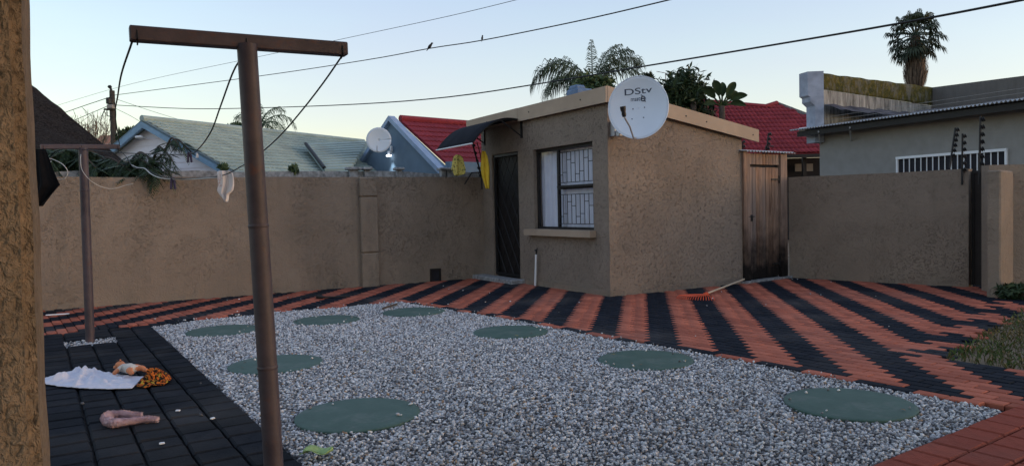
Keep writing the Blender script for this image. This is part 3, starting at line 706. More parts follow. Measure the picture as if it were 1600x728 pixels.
# plank gate beside the outbuilding
FG = Frame((3.57, 11.30), (lambda d: d/np.linalg.norm(d))(np.array([4.50-3.57, 11.98-11.30, 0])), (lambda d: d/np.linalg.norm(d))(np.array([.68, -.93, 0])))
wg = thing('plank_gate', FG.p(.55, 0), 'weathered wooden plank gate blackened at the foot beside the outbuilding', 'gate')
WG = 1.14; d0, d1, dt = .17, .95, 1.79
for a, b, z1_ in ((.0, .085, 2.02), (.088, .16, 2.0), (.965, 1.05, 2.0), (1.053, 1.135, 2.02)):
    mb = MB(); FG.box(mb, a, b, .0, z1_, -.06, 0.0); mb.build('frame_post', M['wood'], wg)
ks = np.linspace(d0, d1, 10)
for i in range(9):
    mb = MB(); mb.cbox(FG.p((ks[i]+ks[i+1])/2, (.05+dt)/2, -.045+rng.uniform(-.004, .004)), (ks[1]-ks[0]-.006, .024, dt-.05-rng.uniform(0, .01)), .003, FG.U, FG.N); mb.build('plank', M['wood'], wg)
    mb = MB(); mb.cbox(FG.p((ks[i]+ks[i+1])/2, (1.83+2.0)/2, -.04+rng.uniform(-.004, .004)), (ks[1]-ks[0]-.006, .024, .17), .003, FG.U, FG.N); mb.build('plank', M['wood'], wg)
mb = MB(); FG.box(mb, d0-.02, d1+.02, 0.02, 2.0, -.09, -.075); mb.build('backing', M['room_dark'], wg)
for z in (.25, 1.6):
    mb = MB(); FG.box(mb, d1-.2, d1+.02, z-.015, z+.015, -.03, -.02); FG.box(mb, d1-.01, d1+.03, z-.06, z+.06, -.03, -.018); mb.build('hinge', M['black_metal'], wg)
mb = MB(); mb.cbox(FG.p(d0+.03, 1.0, -.015), (.05, .03, .1), .006, FG.U, FG.N); mb.tube([FG.p(d0-.06, 1.02, -.005), FG.p(d0+.1, 1.02, -.005)], .008, 6); mb.build('latch', M['black_metal'], wg)
mb = MB(); FG.box(mb, -.05, 1.2, -.04, .03, -.1, .05); mb.build('threshold', M['concrete'], wg)
mb = MB(); mb.grid(lambda u, v: FG.p(-.05+1.32*u, 2.075+.012*math.sin(u*17*6.28)-.05*v, -.35+.42*v), 136, 2); mb.build('top_sheet', M['zinc'], wg, smooth='all', solid=.004)

# round lids
for i, (x, y) in enumerate(LIDS):
    lab = ['green round lid nearest the left wall corner of the gravel, behind the post', 'green round lid right of the near post in the back row of lids', 'green round lid at the far tip of the gravel', 'green round lid alone in front of the tan outbuilding door',
           'green round lid half hidden by the near washing line post', 'green round lid in the right middle by the striped paving edge', 'largest green round lid near the front left of the gravel', 'green round lid nearest the red cobbles at the right'][i]
    t = thing('tank_lid', (x, y, 0), lab, 'lid', 'green lids in the gravel')
    mb = MB(); mb.lathe([(LIDR, -.03), (LIDR, -.006), (LIDR-.006, -.002), (LIDR-.03, -.001)], (x, y, 0), 48); mb.build('rim', M['lid'], t, smooth=True)
    mb = MB(); mb.lathe([(LIDR-.031, -.006), (LIDR-.033, -.0005), (.2, .002), (.05, .004), (.001, .004)], (x, y, 0), 48); pn_ = mb.build('plate', M['lid'], t, smooth=True)

# ================================================================== WASHING LINES
def t_post(label, base, top, bl, br, r, sq, rings=()):
    t = thing('clothesline_post', base, label, 'clothesline')
    mb = MB(); base = np.array(base); top = np.array(top); mb.tube([base-UP*.05]+[base+(top-base)*q for q in (.25, .5, .75)]+[top], r, 20); p = mb.build('pole', M['pole'], t, smooth=True)
    for q in rings:
        c = base+(top-base)*q; d = (top-base)/np.linalg.norm(top-base); mb = MB(); mb.lathe([(r+.0005, -.008), (r+.0025, -.003), (r+.0025, .003), (r+.0005, .008)], c, 20, d); mb.build('weld_ring', M['pole'], p, smooth=True)
    bl, br = np.array(bl), np.array(br); U = (br-bl); Ln = np.linalg.norm(U); U /= Ln; N = np.cross(U, UP); N /= np.linalg.norm(N); W_ = np.cross(N, U)
    mb = MB(); mb.cbox((bl+br)/2, (Ln, sq, sq), .004, U, N, W_); cb = mb.build('crossbar', M['pole'], t)
    for q in (.03, .5, .97):
        c = bl+U*Ln*q; mb = MB(); a = c+N*(sq/2)+W_*.01
        mb.tube([a, a-W_*.03+N*.004, a-W_*.045-N*.01, c-W_*(sq/2+.012)], .003, 6); mb.build('line_hook', M['wire_black'], cb)
    return bl, br
nb_ = gr(432, 783); nt_ = at(384, 74, 2.99)
nb_ = np.array([-1.00, 3.02, 0]); 
BL1, BR1 = at(202, 53, 2.8), at(541, 78, 3.22)
ntop = at(385.5, 66, 3.0)
dpole = at(428, 728, 3.0)
pb = dpole+(dpole-ntop)*(dpole[2]/(ntop[2]-dpole[2])); pb[2] = 0
t_post('tall rusty brown washing line post standing close by in the gravel', pb, ntop-UP*.01, BL1, BR1, .039, .056, (.32, .62))
ft = at(130, 231, 7.37); BL2, BR2 = at(63, 229.5, 7.15), at(187, 229.5, 7.58)
t_post('small rusty brown washing line post standing by the far left wall', FP, ft, BL2, BR2, .042, .046, (.78,))
def wire(name, pts, r, mat, label, cat, group=None, seg=6, n=40):
    mb = MB(); mb.tube(spline(pts, n), r, seg); o = mb.build(name, mat, smooth='all'); return tag(o, label, cat, group)
b1 = lambda q: BL1+(BR1-BL1)*q-UP*.03
b2 = lambda q: BL2+(BR2-BL2)*q-UP*.025
wire('washing_line', [b1(.01), at(190, 115, 3.3), at(184, 150, 3.9), at(180, 178, 4.9), at(184, 208, 6.3), at(187, 229, 7.5)], .004, M['wire_black'], 'black washing line hanging from the left end of the near crossbar', 'washing line', 'sagging washing lines')
wire('washing_line', [b1(.5)+np.array([0, .05, 0]), at(368, 105, 3.15), at(345, 165, 3.6), at(330, 205, 4.0), at(310, 233, 4.5), at(293, 241, 4.9), at(250, 241, 5.6), at(190, 239, 6.6), b2(.5)], .0038, M['wire_black'], 'black washing line sagging from the middle of the near crossbar', 'washing line', 'sagging washing lines')
wire('washing_line', [b1(.975), at(505, 130, 3.4), at(470, 175, 3.7), at(435, 215, 4.0), at(400, 245, 4.35), at(372, 263, 4.7), at(345, 275, 5.0), at(300, 279, 5.5), at(262, 278, 6.0), at(240, 271, 6.4), at(226, 263, 6.6), at(209, 262, 6.9), at(198, 246, 7.3), b2(.98)], .0038, M['wire_black'], 'black washing line sagging from the right end of the near crossbar to the far post', 'washing line', 'sagging washing lines')
wire('loose_cord', [b2(.03), at(68, 245, 7.1), at(82, 249, 7.1), at(98, 257, 7.1), at(106, 269, 7.1), at(101, 279, 7.1), at(90, 280, 7.1), at(79, 273, 7.1), at(74, 262, 7.1), at(80, 252, 7.15)], .0035, M['wire_white'], 'pale looped cord hanging beside the black cloth', 'cord')
wire('loose_cord', [b2(.5), at(126, 250, 7.3), at(128, 265, 7.3), at(138, 279, 7.3), at(150, 288, 7.35), at(165, 294, 7.4), at(180, 294.5, 7.45), at(195, 290, 7.5), at(208, 287, 7.5)], .003, M['wire_white'], 'pale cord dangling from the middle of the far washing line post', 'cord')
wire('loose_cord', [at(206, 258, 6.9), at(215, 262, 6.8), at(226, 263.5, 6.55), at(236, 272, 6.4), at(250, 278, 6.2), at(268, 280, 5.95), at(300, 280, 5.5), at(340, 277.5, 5.05)], .004, M['wire_white'], 'pale cord tied along the sagging line between the peg and floral cloth', 'cord')
def peg(p, h, label):
    t = thing('clothes_peg', p, label, 'peg')
    for s in (-1, 1):
        mb = MB(); mb.cbox(np.array(p)+np.array([s*h*.13, 0, -h*.3]), (h*.17, h*.16, h), h*.03, (1, 0, s*.1), (0, 1, 0), (-s*.1, 0, 1)); mb.build('jaw', M['peg'], t)
    mb = MB(); mb.tube([np.array(p)+np.array([-h*.25, 0, -h*.2]), np.array(p)+np.array([h*.25, 0, -h*.2])], h*.07, 6); mb.build('spring', M['black_metal'], t)
peg(at(296, 241, 4.85), .068, 'dark clothes peg on the line in front of the white gable')
peg(at(270, 281, 5.92), .095, 'dark purple clothes peg low on the line in front of the tan wall')
def hang(name, mat, label, rows, Y, cat='cloth', amp=.02, thick=.004, parent=None, seed=0):
    """cloth hanging: rows = [(py, pxleft, pxright)], folds in depth"""
    rs = np.array(rows, float); mb = MB(); 
    def fn(u, v):
        t = v*(len(rs)-1); i = min(int(t), len(rs)-2); f = t-i; r = rs[i]*(1-f)+rs[i+1]*f
        p = at(r[1]+(r[2]-r[1])*u, r[0], Y); p[1] += amp*(math.sin(u*9+seed+v*1.5)+.5*math.sin(u*21+v*4+seed))*(.35+.65*v); return p
    mb.grid(fn, 18, 16); o = mb.build(name, mat, smooth='all', solid=thick); return tag(o, label, cat)
hang('hanging_cloth', M['black_cloth'], 'black cloth hanging at the left end of the far crossbar', [(233, 53, 70), (250, 50, 77), (272, 50, 86), (289, 50, 95), (300, 50, 86), (312, 54, 75), (322, 60, 64)], 7.0, amp=.03)
hang('hanging_cloth', M['pink_cloth'], 'crumpled white and pink floral cloth pegged on the sagging line', [(267, 343, 357), (269, 338, 364), (280, 340, 367), (290, 341, 367), (298, 340, 365), (303, 343, 358), (310, 349, 357), (316, 353, 355)], 4.98, amp=.022, seed=2)
hang('hanging_cloth', M['pattern_yellow'], 'checked yellow cloth hanging in front of the neighbour\'s red roof', [(242, 712, 718), (246, 708, 723), (258, 706, 726), (265, 705, 728), (272, 709, 727), (275, 710, 715)], 12.2, amp=.03, seed=1)
hang('hanging_cloth', M['yellow_cloth'], 'plain yellow cloth hanging beside the dark door', [(236, 753, 758), (245, 752, 762), (262, 751, 765), (275, 753, 765), (285, 756, 765), (295, 759, 765)], 12.35, amp=.03, seed=3)
hang('hanging_cloth', M['white'], 'tiny white rag on the line in front of the white gable', [(239, 307, 308), (243, 306, 310), (247, 305.5, 310.5)], 4.7, amp=.004, thick=.002)
# electric fence stays
def stay(pts, r, label, knobs, mat='black_metal', extra=None):
    t = thing('fence_bracket', pts[0], label, 'bracket', 'electric fence brackets')
    mb = MB(); mb.tube(pts, r, 6); mb.build('rod', M[mat], t)
    P0, P1 = np.array(pts[0]), np.array(pts[-1])
    for q in np.linspace(.3, .95, knobs):
        c = P0+(P1-P0)*q; mb = MB(); mb.lathe([(r*.9, -.02), (r*2.3, -.012), (r*1.3, 0), (r*2.3, .012), (r*.9, .02)], c+np.array([r*1.6, -r, 0]), 8, (1, -.3, .4)); mb.build('insulator', M[mat], t)
    if extra: mb = MB(); mb.tube(extra, r*.8, 6); mb.build('arm', M[mat], t)
stay([at(753, 296, 12.75), at(752, 275, 12.75), at(738, 224, 12.6)], .014, 'black leaning electric fence bracket under the awning', 5, extra=[at(726, 288, 12.5), at(737, 270, 12.6), at(753, 269, 12.75)])
wire('fence_cable', [at(745, 222, 12.4), at(750, 240, 12.4), at(752, 256, 12.5), at(748, 272, 12.6)], .008, M['wire_black'], 'black cable looping below the awning beside the yellow cloths', 'cable')
stay([at(1197, 243, 12.3), at(1201, 208, 12.3)], .014, 'black electric fence bracket above the plank gate', 4, extra=[at(1193, 243, 12.3), at(1197, 228, 12.3), at(1209, 229, 12.3)])
stay([at(1160, 243, 12.0), at(1160.5, 221, 12.0)], .012, 'short black electric fence bracket at the outbuilding eave', 3)
stay([at(1484, 262, 10.9), at(1488, 234, 10.9), at(1493, 200, 10.9)], .016, 'leaning black electric fence bracket behind the right wall, the left one of three', 6)
stay([FV.pix(1503, 289, .03), FV.pix(1504, 209, .03)], .014, 'middle black electric fence bracket fixed to the right wall', 6)
stay([at(1530, 288, 10.0), at(1532, 182, 10.0)], .016, 'tallest black electric fence bracket at the end of the right wall', 7)

# ================================================================== SATELLITE DISH ON THE OUTBUILDING
DC = at(997, 168, 9.55)
dn = (CAM+np.array([-1.2, 0, 1.9])-DC); dn /= np.linalg.norm(dn)
du = np.cross(UP, dn); du /= np.linalg.norm(du); dv = np.cross(dn, du)
RA, RB = .385, .405
def dishp(x, y, off=0.0): return DC + du*x*RA + dv*y*RB + dn*(.075*(x*x+y*y-1)+off)
sd = thing('satellite_dish', FR.p(.05, 2.2), 'large pale satellite dish with lettering on the corner of the outbuilding', 'satellite dish')
mb = MB(); R_ = 12; S_ = 56
for i in range(R_+1):
    for k in range(S_):
        q = 2*math.pi*k/S_; mb.v.append(tuple(dishp(i/R_*math.cos(q), i/R_*math.sin(q))))
for i in range(R_):
    for k in range(S_):
        k2 = (k+1) % S_; mb.f.append((i*S_+k, i*S_+k2, (i+1)*S_+k2, (i+1)*S_+k)); mb.m.append(0)
rfl = mb.build('reflector', M['dish'], sd, smooth='all', solid=.006)
mb = MB(); mb.tube([dishp(math.cos(q), math.sin(q)) for q in np.linspace(0, 2*math.pi, 57)], .007, 6, cap=False); mb.build('rim', M['dish'], rfl, smooth='all')
for px, py in ((988, 168.5), (1006, 167), (986.5, 184.5), (1004.5, 183)):
    x = ((px-997)/46.5); y = ((168-py)/49); mb = MB(); mb.lathe([(.008, 0), (.008, .004), (.004, .007)], dishp(x, y, .003), 8, dn); mb.build('bolt', M['ink'], rfl)
def lettering(txt, x0, y0, wd, ht, name, shear=0.0, bold=0.0, slant=0.0):
    cu_ = bpy.data.curves.new('t', 'FONT'); cu_.body = txt; cu_.size = 1.0; cu_.offset = bold; cu_.shear = shear
    ob = bpy.data.objects.new('t', cu_); COL.objects.link(ob); bpy.context.view_layer.update()
    me = bpy.data.meshes.new_from_object(ob.evaluated_get(bpy.context.evaluated_depsgraph_get())); bpy.data.objects.remove(ob)
    bm = bmesh.new(); bm.from_mesh(me); bmesh.ops.triangulate(bm, faces=bm.faces[:])
    bmesh.ops.subdivide_edges(bm, edges=[e for e in bm.edges if e.calc_length() > .15], cuts=2, use_grid_fill=False); bmesh.ops.triangulate(bm, faces=bm.faces[:])
    xs_ = [v.co.x for v in bm.verts]; ys_ = [v.co.y for v in bm.verts]; a, b, c, d = min(xs_), max(xs_), min(ys_), max(ys_)
    off = np.array(wloc(rfl))
    for v in bm.verts:
        x = x0+wd*(v.co.x-a)/(b-a); y = y0+ht*(v.co.y-c)/(d-c)+slant*(x-x0); v.co = Vector(dishp(x, y, .0045)-off)
    bm.to_mesh(me); bm.free(); me.materials.clear(); me.materials.append(M['ink']); return link(name, me, rfl)
lettering('DStv', -.46, .42, .92, .2, 'lettering', bold=.006, slant=.06)
lettering('msat', -.26, .225, .31, .12, 'lettering', bold=.012, slant=.06)
mb = MB()
mb.tube([dishp(.15+.07*math.cos(q), .30+.075*math.sin(q), .006) for q in np.linspace(0, 6.283, 17)], .007, 5); mb.tube([dishp(.10, .30, .006), dishp(.2, .305, .006)], .006, 5); mb.tube([dishp(.08, .42, .006), dishp(.14, .385, .006)], .005, 5); mb.tube([dishp(.2, .24, .006), dishp(.235, .2, .006)], .006, 5)
mb.build('emblem', M['ink'], rfl)
tip = at(974, 176, 9.05); foot = at(990, 216, 9.42)
mb = MB(); mb.tube([foot, at(984, 198, 9.25), at(976, 184, 9.08)], .011, 8); mb.tube([foot, dishp(-.1, -.98, 0)], .014, 8); arm = mb.build('feed_arm', M['zinc'], sd, smooth=True)
mb = MB(); mb.lathe([(.02, 0), (.03, .03), (.026, .06), (.034, .09), (.036, .13)], at(975.5, 183, 9.06), 12, (tip+UP*.03-at(975.5, 183, 9.06))); mb.build('feed_head', M['black_metal'], arm, smooth=True)
mb = MB(); mb.lathe([(.038, 0), (.038, .012), (.026, .018)], at(973, 171, 9.05), 12, DC-at(974, 172, 9.05)); mb.tube([at(968, 185, 9.06), at(979, 184, 9.06)], .003, 5); mb.build('feed_cap', M['white'], arm, smooth=True)
mb = MB(); mb.cbox(FR.p(.08, 2.28, .045), (.07, .09, .2), .006, FR.U, FR.N); mb.tube([FR.p(.08, 2.24, .06), FR.p(.12, 2.22, .25), DC-dn*.1-UP*.05], .022, 8); mb.cbox(FR.p(.14, 2.2, .14), (.16, .08, .06), .008, FR.U, FR.N); mb.cbox(DC-dn*.2, (.14, .14, .1), .01, du, dv, dn); mb.build('wall_bracket', M['zinc'], sd)
# blue tarpaulin bundle on the outbuilding roof
tb = MB(); c = at(906, 148, 11.6); tb.cbox(c+UP*.0, (.34, .3, .16), .03, EX, EY); tb.cbox(c+UP*.09-EX*.05, (.2, .22, .09), .03, EX, EY)
tag(tb.build('roof_box', M['tankblue']), 'small blue box on the roof of the outbuilding', 'box')

# ================================================================== NEIGHBOURING HOUSES
def tile_mesh(name, wt, lt, mat, amp=.034):
    prof = [0, .6, 1, .6, 0, .6, 1, .6, 0]; xs = np.linspace(0, wt, 9); v = []
    for s, lift in ((0, .03), (lt*1.15, -.004)):
        v += [(x, s, lift+amp*p) for x, p in zip(xs, prof)]
    v += [(x, 0, .03+amp*p-.022) for x, p in zip(xs, prof)]
    f = [(i, i+1, 10+i, 9+i) for i in range(8)] + [(18+i, 19+i, i+1, i) for i in range(8)]
    me = bpy.data.meshes.new(name); me.from_pydata(v, [], f); me.materials.append(mat); me.update(); return me
def tiles(parent, O, E_, S_, poly, wt, lt, mat, individual=True, name='roof_tile'):
    """lay tiles over the polygon (e, s) of the roof plane at O"""
    O = np.array(O); E_ = np.array(E_, float); S_ = np.array(S_, float); E_ /= np.linalg.norm(E_); S_ /= np.linalg.norm(S_); N = np.cross(E_, S_)
    if N[2] < 0: N = -N
    es = [p[0] for p in poly]; ss = [p[1] for p in poly]
    i0, i1 = int(min(es)//wt), int(max(es)//wt)+1; j0, j1 = int(min(ss)//lt), int(max(ss)//lt)+1
    me = tile_mesh(name, wt, lt, mat); spots = []
    for j in range(j0, j1):
        for i in range(i0, i1):
            e, s = i*wt, j*lt
            if inpoly(np.array([e+wt/2]), np.array([s+lt/2]), poly)[0]: spots.append((e, s))
    off = np.array(wloc(parent))
    Rm = Matrix((E_, S_, N)).transposed(); q = Rm.to_euler()
    if individual and len(spots) <= 300:
        for e, s in spots:
            o = link(name, me, parent); o.location = Vector(O+E_*e+S_*s-off); o.rotation_euler = q
    else:
        v = np.array([t.co for t in me.vertices]); f = np.array([tuple(p.vertices) for p in me.polygons]); n = len(spots); SP = np.array(spots)
        L_ = v[None]+np.concatenate([SP, np.zeros((n, 1))], 1)[:, None]; Wd = O+L_[..., 0:1]*E_+L_[..., 1:2]*S_+L_[..., 2:3]*N
        o = np_obj('tiles', Wd.reshape(-1, 3), (f[None]+len(v)*np.arange(n)[:, None, None]).reshape(-1, 4), mat, parent, np.repeat(rng.uniform(0, 1, n), len(v))); o['kind'] = 'stuff'
def slab(mb, pts, th):
    pts = [np.array(p) for p in pts]; N = np.cross(pts[1]-pts[0], pts[2]-pts[0]); N /= np.linalg.norm(N)
    if N[2] > 0: N = -N
    return mb.prism(pts, N*th)

# --- blue gabled house
BA = at(612, 183, 22.0); rd = dirv(42); gd = dirv(-48)
bh = thing('house', (BA[0], BA[1], 0), 'blue grey gabled house with red tiled roof and a lit wall lamp', 'house')
gw = 2.5; ez = 2.3; rb = BA.copy(); sl_ = (BA[2]-ez)/gw
base = rb.copy(); base[2] = 0
mb = MB(); mb.prism([base-gd*gw, base+gd*gw, base+gd*gw+UP*ez, rb-UP*.12, base-gd*gw+UP*ez], rd*.25); mb.build('gable_wall', M['bluewall'], bh)
mb = MB(); FX = Frame(base+gd*gw, rd, gd); FX.box(mb, .25, 8, 0, 2.55, -.25, -.02); mb.build('side_wall', M['bluewall'], bh)
for s in (-1, 1):
    a = rb+UP*.03; b = base+gd*s*(gw+.12)+UP*(ez-.08)
    mb = MB(); mb.prism([a-rd*.12, b-rd*.12, b-rd*.12-UP*.15, a-rd*.12-UP*.15], rd*.22); mb.build('barge', M['lightblue'], bh)
Eo = base+gd*(gw-.25)+UP*(ez+.22); S_v = rb-UP*.08-Eo-0*rd; Lr = np.linalg.norm(S_v)
mb = MB(); slab(mb, [Eo+rd*.3, Eo+rd*7.5, Eo+rd*7.5+S_v, Eo+rd*.3+S_v], .06); rr_ = mb.build('roof', M['tile_red'], bh)
tiles(rr_, Eo+rd*.3, rd, S_v, [(0, 0), (4.6, 0), (4.6, Lr), (0, Lr)], .3, .32, M['tile_red'])
mb = MB(); FXe = Frame(Eo, rd, gd); FXe.box(mb, .3, 7, Eo[2]-.2-0, Eo[2]-.02, -.02, .08); mb.build('gutter', M['black_metal'], bh)
mb = MB(); mb.tube([rb+rd*.3-UP*.02, rb+rd*7.5-UP*.02], .1, 8); mb.build('ridge_capping', M['tile_red'], rr_, smooth=True)
FBh = Frame(base, gd, -rd)
uh, vh = FBh.hit(609, 241, .1); lp = thing('wall_lamp', FBh.p(uh, vh), 'lit floodlight on the blue gable wall', 'lamp')
mb = MB(); mb.cbox(FBh.p(uh, vh+.03, .1), (.14, .08, .12), .01, gd, -rd); mb.cbox(FBh.p(uh+.05, vh+.17, .08), (.07, .06, .14), .01, gd, -rd); mb.tube([FBh.p(uh, vh+.1, .01), FBh.p(uh, vh+.08, .1)], .02, 6); mb.build('housing', M['white'], lp)
mb = MB(); mb.cbox(FBh.p(uh-.02, vh-.045, .12), (.13, .11, .04), .008, gd, -rd); mb.build('lens', M['lamp'], lp)
ll = bpy.data.lights.new('lamp_light', 'SPOT'); ll.energy = 6; ll.color = (.85, .95, 1); ll.spot_size = rad(70); ll.spot_blend = .9; ll.shadow_soft_size = .05
lo = bpy.data.objects.new('lamp_light', ll); COL.objects.link(lo); lo.parent = lp; lo.location = Vector(FBh.p(uh, vh-.09, .16))-lp.location; lo.rotation_euler = Vector(-(-rd)*-.16+UP*1.0).to_track_quat('Z', 'Y').to_euler()
# second dish, on the blue house
D2 = at(592, 219, 21.2); ds = thing('satellite_dish', D2-UP*.3, 'plain white satellite dish beside the blue gable', 'satellite dish')
n2 = CAM+np.array([-3, 0, 2])-D2; n2 /= np.linalg.norm(n2); u2 = np.cross(UP, n2); u2 /= np.linalg.norm(u2); v2 = np.cross(n2, u2)
mb = MB(); mb.grid(lambda u, v: D2+(u2*math.cos(u*6.28319)+v2*math.sin(u*6.28319))*.36*(.001+.999*v)+n2*(.05*v*v-.02), 36, 6); mb.build('reflector', M['dish'], ds, smooth='all', solid=.008)
mb = MB(); mb.tube([D2-v2*.33+n2*.05, D2-v2*.36+n2*.3-u2*.02, D2-v2*.2+n2*.4], .012, 6); mb.tube([D2-n2*.02, D2-n2*.3-UP*.1], .03, 6); mb.build('arm', M['zinc'], ds)

# --- green roofed house with white boarded gable
GA = at(238, 189, 19.0); gr_d = dirv(62); gg = dirv(-28); gb = GA.copy(); gb[2] = 0
gh = thing('house', gb, 'house with white boarded gable, blue barge boards and green tiled roof', 'house')
sG = .455
hw = 3.35
FGh = Frame(gb, gg, -gr_d)
nb2 = 14; zlo = 1.6
for i in range(nb2):                       # weatherboards, each lapped over the one below
    z_a = zlo+i*.16; z_b = z_a+.165
    if z_a > GA[2]-.15: break
    wa = min(hw-.2, (GA[2]-.1-z_a)/sG); wb = max(.02, min(hw-.2, (GA[2]-.1-z_b)/sG)); mb = MB()
    mb.hexa([FGh.p(-wa, z_a, 0), FGh.p(wa, z_a, 0), FGh.p(wa, z_a, .03), FGh.p(-wa, z_a, .03), FGh.p(-wb, z_b, 0), FGh.p(wb, z_b, 0), FGh.p(wb, z_b, .012), FGh.p(-wb, z_b, .012)]); mb.build('weatherboard', M['board'], gh)
mb = MB(); FGh.box(mb, -hw+.2, hw-.2, 0, 1.62, -.1, .01); mb.build('lower_wall', M['board'], gh)
for s in (-1, 1):
    a = GA+gr_d*-.3; b = gb+gg*s*(hw+.1)+UP*(GA[2]-sG*(hw+.1))-gr_d*.3
    mb = MB(); mb.prism([a, b, b-UP*.2, a-UP*.2], gr_d*.08); mb.build('barge_board', M['trimblue'], gh)
E0 = gb+gg*hw+UP*(GA[2]-sG*hw); SG_ = GA-E0
mb = MB(); slab(mb, [E0-gr_d*.3, E0+gr_d*9.5, GA+gr_d*8.4, GA-gr_d*.3], .05); slab(mb, [gb-gg*hw+UP*(GA[2]-sG*hw)-gr_d*.3, gb-gg*hw+UP*(GA[2]-sG*hw)+gr_d*8.4, GA+gr_d*8.4, GA-gr_d*.3], .05); gro = mb.build('roof', M['tile_green'], gh)
LG = np.linalg.norm(SG_); tiles(gro, E0-gr_d*.22, gr_d, SG_, [(0, 0), (9.6, 0), (8.5, LG), (0, LG)], .3, .24, M['tile_green'], False)
mb = MB(); mb.tube([GA-gr_d*.3+UP*.03, GA+gr_d*8.4+UP*.03], .09, 8); mb.build('ridge_capping', M['tile_green'], gro, smooth=True)
mb = MB(); mb.tube([FGh.p(-.25, GA[2]-.42, .02), FGh.p(-.25, GA[2]-.42, .3), FGh.p(-.02, GA[2]-.42, .3)], .03, 6); mb.build('light_fitting', M['white'], gh)
# projecting wing of that roof, next to the blue house
wn = [at(478, 231, 21.5), at(572, 226, 24.8), at(545, 268, 20.0), at(507, 268, 20.0)]
mb = MB(); slab(mb, [wn[0]+UP*.05, wn[1]+UP*.05, wn[2], wn[3]], .05); wro = mb.build('wing_roof', M['tile_green'], gh)
for i in range(11):
    t = (i+.3)/11; a = wn[0]*(1-t)+wn[3]*t+UP*(.07*(1-t)+.02); b = wn[1]*(1-t)+wn[2]*t+UP*(.07*(1-t)+.02); mb = MB(); d = (wn[3]-wn[0])/11; mb.hexa([a, b, b+d, a+d, a+UP*.045, b+UP*.045, b+d+UP*.07, a+d+UP*.07]); mb.build('tile_course', M['tile_green'], wro)
mb = MB(); mb.tube([wn[0]+UP*.12, wn[3]+UP*.1], .05, 6); mb.build('valley', M['black_metal'], wro)

# --- thatched roof at the far left
th = thing('thatched_house', at(60, 300, 14), 'dark grey thatched roof rising behind the far left wall', 'house')
ap = at(44, 136, 14.5); fr1 = at(208, 272, 13.2); fl1 = at(-190, 280, 10.5); bk1 = at(60, 262, 19); apl = at(-160, 130, 13)
mb = MB(); mb.grid(lambda u, v: (lambda q: q+np.array([0, 0, .05*math.sin(u*40)*0+.035*math.sin(u*9+v*7)+.02*math.sin(u*31+v*23)]))((fl1*(1-u)+fr1*u)*(1-v)+(apl*(1-u)+ap*u)*v), 40, 24)
mb.grid(lambda u, v: ((fr1*(1-u)+bk1*u)*(1-v)+ap*v), 12, 12); mb.build('thatch', M['thatch'], th, smooth=True, solid=.15)
mb = MB(); mb.tube([apl+UP*.03, ap+UP*.03], .16, 8); mb.build('ridge', M['thatch'], th, smooth=True)
mb = MB(); q0, q1 = fl1*.9+ap*.1, fr1*.85+ap*.15; mb.prism([np.array([q0[0], q0[1]+.4, 0]), np.array([q1[0], q1[1]+.4, 0]), np.array([q1[0], q1[1]+.4, q1[2]]), np.array([q0[0], q0[1]+.4, q0[2]])], (0, .2, 0)); mb.build('wall', M['greyhouse'], th)

# --- red tiled house behind the plank gate
rh = thing('house', at(1200, 300, 25), 'house with wide red tiled roof and dark veranda behind the plank gate', 'house')
Ro = at(1080, 243, 24.0); Rz = Ro[2]; Ee = at(1330, 238, 24.0); Rt = at(1150, 167, 27.2); Ue = np.array([1.0, 0, 0]); SR = np.array([0, 3.2, Rt[2]-Rz]); LR = np.linalg.norm(SR)
Ro = np.array([Ro[0], 24.0, Rz]); wid = Ee[0]-Ro[0]
SRu = SR/LR; NR = np.cross(Ue, SRu)
def rpl(px, py):
    d = ray(px, py); t = ((Ro-CAM)@NR)/(d@NR); q = CAM+d*t-Ro; return float(q@Ue), float(q@SRu)
RP = [(0, 0), (wid, 0), (wid, rpl(1285, 192)[1]), rpl(1285, 190), rpl(1214, 163), rpl(1196, 168.5), rpl(1085, 159)]
RW = [Ro+Ue*a+SRu*b for a, b in RP]
mb = MB(); mb.prism([p-UP*.03 for p in RW], -NR*.06); r2 = mb.build('roof', M['tile_red'], rh)
tiles(r2, Ro, Ue, SR, RP, .3, .32, M['tile_red'], False)
mb = MB(); mb.tube([RW[6]+UP*.03, RW[5]+UP*.03, RW[4]+UP*.03], .1, 8); mb.build('ridge_capping', M['tile_red'], r2, smooth=True)
mb = MB(); mb.prism([RW[4]+UP*.1, RW[3]+UP*.1, RW[3]-UP*.02, RW[4]-UP*.02], (0, .15, 0)); mb.build('verge', M['oldwall'], r2)
mb = MB(); mb.box(Ro+Ue*wid/2+np.array([0, -.02, -.1]), (wid, .1, .12)); mb.build('gutter', M['black_metal'], rh)
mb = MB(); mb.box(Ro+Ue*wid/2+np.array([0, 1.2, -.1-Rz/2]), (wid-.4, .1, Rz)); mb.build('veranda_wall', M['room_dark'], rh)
for q in (.72, .86): mb = MB(); mb.box(Ro+Ue*wid*q+np.array([0, .2, -Rz/2]), (.12, .12, Rz)); mb.build('veranda_post', M['dark_paint'], rh)
mb = MB(); mb.box(at(1256, 262, 25.0), (.6, .05, .25)); mb.build('veranda_window', M['greyhouse'], rh)

